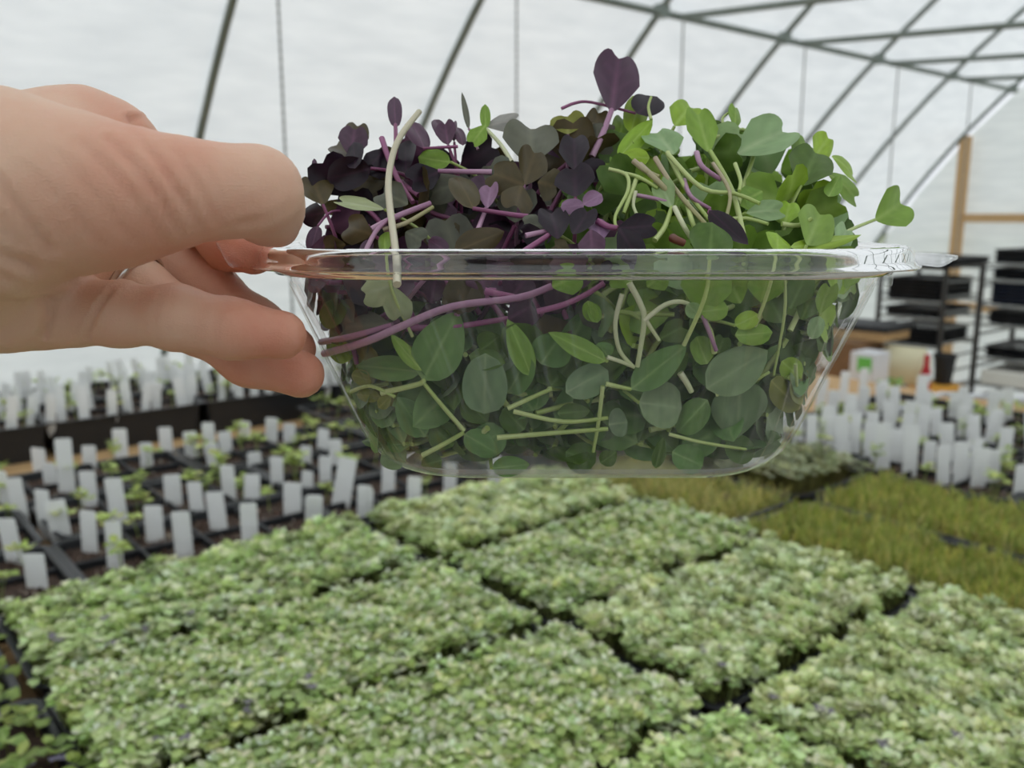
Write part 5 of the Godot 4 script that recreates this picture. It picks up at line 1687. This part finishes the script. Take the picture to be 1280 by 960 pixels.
		sprout("pea_shoot", "dark green pea shoot lying on the floor of the box", PEA, [at + sd, at + sd * 0.5 + Vector3(0, 0.002, 0), at], 0.0010, K["st_g"], ls, 8)
	# leaves against the curved ends
	for side in [-1.0, 1.0]:
		for k in 34:
			var y := lerpf(-0.070, -0.019, (k % 17) / 16.0)
			var g := clampf((y - BOX_C.y) / 0.063, 0.0, 1.0)
			var hw := lerpf(0.0675, 0.0935, g)
			var hd := lerpf(0.0465, 0.057, g)
			var rc := lerpf(0.033, 0.040, g)
			var t := rng.randf_range(-0.25, 1.0)
			var nn := Vector3(side * cos(t), 0, sin(t))
			var at := Vector3(BOX_C.x + side * (hw - rc), y, BOX_C.z + (hd - rc)) + nn * (rc - rng.randf_range(0.002, 0.006))
			var key: String
			var ls := []
			for j in 2:
				if y < -0.036:
					key = ["pea", "gd", "ol", "pg2"][rng.randi() % 4]
				elif side < 0:
					key = ["pd", "pp", "pg", "gd", "gg"][rng.randi() % 5]
				else:
					key = ["gm", "gd", "ga", "gb"][rng.randi() % 4]
				var d := (Vector3(-nn.z * side, 0, nn.x * side) * rng.randf_range(-0.8, -0.1) + Vector3(0, rng.randf_range(-0.5, 0.9), 0)).normalized()
				if y < -0.062:
					d.y = absf(d.y)
				var s := rng.randf_range(0.012, 0.017)
				ls.append([at - nn * 0.002, (d - nn * 0.25).normalized(), nn + Vector3(0, 0.2, 0), s, s * 0.9, [0, 2, 1][rng.randi() % 3], 0.05, 0.05, key])
			var ok: bool = y < -0.036
			sprout("pea_shoot" if ok else "purple_sprout" if side < 0 else "green_sprout", "%s pressed inside the %s curved end of the box" % ["pea shoot" if ok else "radish sprout", "hand side" if side < 0 else "far"], PEA if ok else PURPLE if side < 0 else GREEN, [at - nn * 0.018 + Vector3(0, 0.003, 0), at - nn * 0.009, at - nn * 0.002], 0.0009, K["st_g" if ok or side > 0 else "st_p"], ls, 8)

# ---------- the rest of the person, standing behind the view ----------
func net(bones: Array, k: float, lo: Vector3, hi: Vector3, c: float) -> MB:
	# surface nets round a smooth union of tapered capsules
	var dims := Vector3i(((hi - lo) / c).ceil()) + Vector3i.ONE
	var f := PackedFloat32Array()
	f.resize(dims.x * dims.y * dims.z)
	f.fill(1.0)
	for b in bones:
		var r: float = maxf(b[2], b[3]) + k + c * 2.0
		var p0 := Vector3i((((b[0] as Vector3).min(b[1]) - Vector3.ONE * r - lo) / c).floor()).clamp(Vector3i.ZERO, dims - Vector3i.ONE)
		var p1 := Vector3i((((b[0] as Vector3).max(b[1]) + Vector3.ONE * r - lo) / c).ceil()).clamp(Vector3i.ZERO, dims - Vector3i.ONE)
		for z in range(p0.z, p1.z + 1):
			for y in range(p0.y, p1.y + 1):
				for x in range(p0.x, p1.x + 1):
					var at := (z * dims.y + y) * dims.x + x
					f[at] = smin(f[at], cap(lo + Vector3(x, y, z) * c, b), k)
	var mb := MB.new()
	var cells := {}
	var quads := []
	var off := [Vector3i(0, 0, 0), Vector3i(1, 0, 0), Vector3i(0, 1, 0), Vector3i(1, 1, 0), Vector3i(0, 0, 1), Vector3i(1, 0, 1), Vector3i(0, 1, 1), Vector3i(1, 1, 1)]
	var ce := [[0, 1], [2, 3], [4, 5], [6, 7], [0, 2], [1, 3], [4, 6], [5, 7], [0, 4], [1, 5], [2, 6], [3, 7]]
	for z in dims.z - 1:
		for y in dims.y - 1:
			for x in dims.x - 1:
				var q := []
				var n := 0
				for o in off:
					var val := f[((z + o.z) * dims.y + y + o.y) * dims.x + x + o.x]
					q.append(val)
					if val < 0.0:
						n += 1
				if n == 0 or n == 8:
					continue
				var sum := Vector3.ZERO
				var cnt := 0
				for e in ce:
					if (q[e[0]] < 0.0) != (q[e[1]] < 0.0):
						sum += Vector3(off[e[0]]).lerp(Vector3(off[e[1]]), q[e[0]] / (q[e[0]] - q[e[1]]))
						cnt += 1
				var g := Vector3i(x, y, z)
				cells[g] = mb.add(lo + (Vector3(g) + sum / cnt) * c, Vector3.ZERO)
				for e in [[1, Vector3i(0, 1, 0), Vector3i(0, 0, 1)], [2, Vector3i(0, 0, 1), Vector3i(1, 0, 0)], [4, Vector3i(1, 0, 0), Vector3i(0, 1, 0)]]:
					if (q[0] < 0.0) != (q[e[0]] < 0.0):
						quads.append([g, e[1], e[2], q[0] < 0.0])
	for e in quads:
		var q := [e[0], e[0] - e[1], e[0] - e[1] - e[2], e[0] - e[2]]
		if q.all(func(t): return cells.has(t)):
			var i := [cells[q[0]], cells[q[1]], cells[q[2]], cells[q[3]]]
			if e[3]:
				i.reverse()
			for t in [[i[0], i[1], i[2]], [i[0], i[2], i[3]]]:
				mb.tri(t[0], t[1], t[2])
				var nn := (mb.v[t[2]] - mb.v[t[0]]).cross(mb.v[t[1]] - mb.v[t[0]])
				for j in 3:
					mb.n[t[j]] += nn
	for j in mb.n.size():
		mb.n[j] = mb.n[j].normalized()
	return mb

func links(pts: Array) -> Array:
	var l := []
	for k in pts.size() - 1:
		l.append([pts[k][0], pts[k + 1][0], pts[k][1], pts[k + 1][1]])
	return l

func grown(l: Array, by: float) -> Array:
	return l.map(func(b): return [b[0], b[1], b[2] + by, b[3] + by])

func photographer() -> void:
	var o: Node3D = get_node("person")
	var V := func(x: float, y: float, z: float) -> Vector3: return Vector3(x, y, z)
	var neck := Vector3(0.03, -0.09, 0.25)
	var torso := links([[Vector3(0.03, -0.20, 0.27), 0.125], [Vector3(0.03, -0.42, 0.28), 0.125], [Vector3(0.03, -0.62, 0.29), 0.135]]) + links([[Vector3(-0.12, -0.16, 0.26), 0.065], [Vector3(0.18, -0.16, 0.27), 0.065]]) + links([[Vector3(-0.05, -0.58, 0.29), 0.12], [Vector3(0.11, -0.58, 0.29), 0.12]])
	var arm_l := links([[Vector3(-0.16, -0.16, 0.25), 0.058], [Vector3(-0.30, -0.26, 0.06), 0.045], [Vector3(-0.215, -0.06, -0.165), 0.029], [Vector3(-0.165, -0.006, -0.226), 0.027]])
	var arm_r := links([[Vector3(0.21, -0.16, 0.26), 0.058], [Vector3(0.30, -0.38, 0.15), 0.045], [Vector3(0.15, -0.16, 0.06), 0.027]])
	var legs := []
	for s in [-0.06, 0.12]:
		legs += links([[Vector3(s, -0.66, 0.29), 0.095], [Vector3(s, -1.06, 0.27), 0.062], [Vector3(s, -1.42, 0.30), 0.042]]) + links([[Vector3(s, -1.455, 0.32), 0.042], [Vector3(s, -1.465, 0.14), 0.032]])
	var head := links([[neck, 0.05], [Vector3(0.03, 0.0, 0.23), 0.052]]) + links([[Vector3(0.03, 0.02, 0.20), 0.062], [Vector3(0.03, 0.10, 0.24), 0.085]]) + links([[Vector3(0.03, 0.045, 0.135), 0.012], [Vector3(0.03, 0.075, 0.145), 0.010]]) + links([[Vector3(-0.055, 0.05, 0.23), 0.014], [Vector3(-0.06, 0.075, 0.235), 0.014]]) + links([[Vector3(0.115, 0.05, 0.23), 0.014], [Vector3(0.12, 0.075, 0.235), 0.014]])
	var base_at := Vector3(0.165, 0.02, 0.24)
	# right hand round the phone
	var hand_r := links([[Vector3(0.15, -0.16, 0.06), 0.027], [Vector3(0.115, -0.10, 0.045), 0.03], [Vector3(0.085, -0.05, 0.045), 0.028]])
	for k in 4:
		var y := -0.075 + k * 0.02
		hand_r += links([[Vector3(0.10, y, 0.04), 0.0095], [Vector3(0.092, y + 0.004, 0.012), 0.009], [Vector3(0.062, y + 0.008, 0.0095), 0.0075]])
	hand_r += links([[Vector3(0.105, -0.07, 0.055), 0.012], [Vector3(0.08, -0.03, 0.062), 0.0095], [Vector3(0.055, -0.012, 0.048), 0.0085]])
	var body := net(head + torso + arm_l + arm_r + legs + hand_r, 0.02, Vector3(-0.4, -1.54, -0.26), Vector3(0.4, 0.23, 0.46), 0.014)
	body.c.fill(lin(230, 190, 163))
	put("body", body.mesh(M.skin), o, base_at)
	var cloth := mat(S(62, 70, 82), 0.9)
	var jeans := mat(S(52, 62, 88), 0.9)
	var hair_m := mat(S(74, 54, 40), 0.6)
	var shoe := mat(S(60, 50, 42), 0.8)
	var sleeves := links([[Vector3(-0.16, -0.16, 0.25), 0.058], [Vector3(-0.30, -0.26, 0.06), 0.047], [Vector3(-0.232, -0.10, -0.12), 0.034]]) + links([[Vector3(0.21, -0.16, 0.26), 0.058], [Vector3(0.30, -0.38, 0.15), 0.047], [Vector3(0.18, -0.21, 0.078), 0.034]])
	put("jumper", net(grown(torso + sleeves, 0.014), 0.03, Vector3(-0.42, -0.80, -0.20), Vector3(0.42, 0.0, 0.46), 0.018).mesh(cloth), o, base_at)
	put("trousers", net(grown(legs.filter(func(b): return b[0].y > -1.45), 0.012), 0.02, Vector3(-0.22, -1.44, 0.1), Vector3(0.28, -0.5, 0.46), 0.018).mesh(jeans), o, base_at)
	put("shoes", net(grown(legs.filter(func(b): return b[0].y <= -1.45), 0.010), 0.01, Vector3(-0.2, -1.52, 0.04), Vector3(0.26, -1.38, 0.42), 0.014).mesh(shoe), o, base_at)
	put("hair", net(links([[Vector3(0.03, 0.115, 0.26), 0.094], [Vector3(0.03, 0.02, 0.30), 0.07], [Vector3(0.03, -0.10, 0.34), 0.05]]), 0.03, Vector3(-0.12, -0.2, 0.12), Vector3(0.2, 0.24, 0.46), 0.014).mesh(hair_m), o, base_at)
	var eye_m := mat(S(236, 234, 230), 0.3)
	var iris_m := mat(S(70, 48, 32), 0.3)
	var lip_m := mat(S(186, 104, 96), 0.5)
	for x in [-0.004, 0.064]:
		var e := MB.new()
		e.tube([Vector3(x - 0.013, 0.087, 0.158), Vector3(x - 0.007, 0.088, 0.153), Vector3(x, 0.088, 0.151), Vector3(x + 0.007, 0.088, 0.153), Vector3(x + 0.013, 0.087, 0.158)], [0.0015, 0.006, 0.0075, 0.006, 0.0015], 10)
		var eo := put("eye", e.mesh(eye_m), o, base_at)
		var ir := MB.new()
		ir.tube([Vector3(x, 0.088, 0.148), Vector3(x, 0.088, 0.1425)], [0.0055, 0.004], 12)
		put("iris", ir.mesh(iris_m), eo)
	var lp := MB.new()
	lp.tube([Vector3(0.005, 0.012, 0.146), Vector3(0.018, 0.013, 0.139), Vector3(0.03, 0.012, 0.137), Vector3(0.042, 0.013, 0.139), Vector3(0.055, 0.012, 0.146)], [0.002, 0.006, 0.007, 0.006, 0.002], 8)
	put("lips", lp.mesh(lip_m), o, base_at)
	# phone
	var ph := base("phone", FR * Vector3(0.035, -0.02, 0.022), FR.basis)
	var pm := MB.new()
	pm.cbox(Vector3(0, 0, 0.006), Vector3(0.15, 0.074, 0.008), 0.003)
	put("case", pm.mesh(M.black_dull), ph)
	var ps := MB.new()
	ps.cbox(Vector3(0, 0, 0.0106), Vector3(0.143, 0.067, 0.001), 0.0004)
	put("screen", ps.mesh(M.black), ph)
	tag(ph, "black phone held up behind the view", "phone")
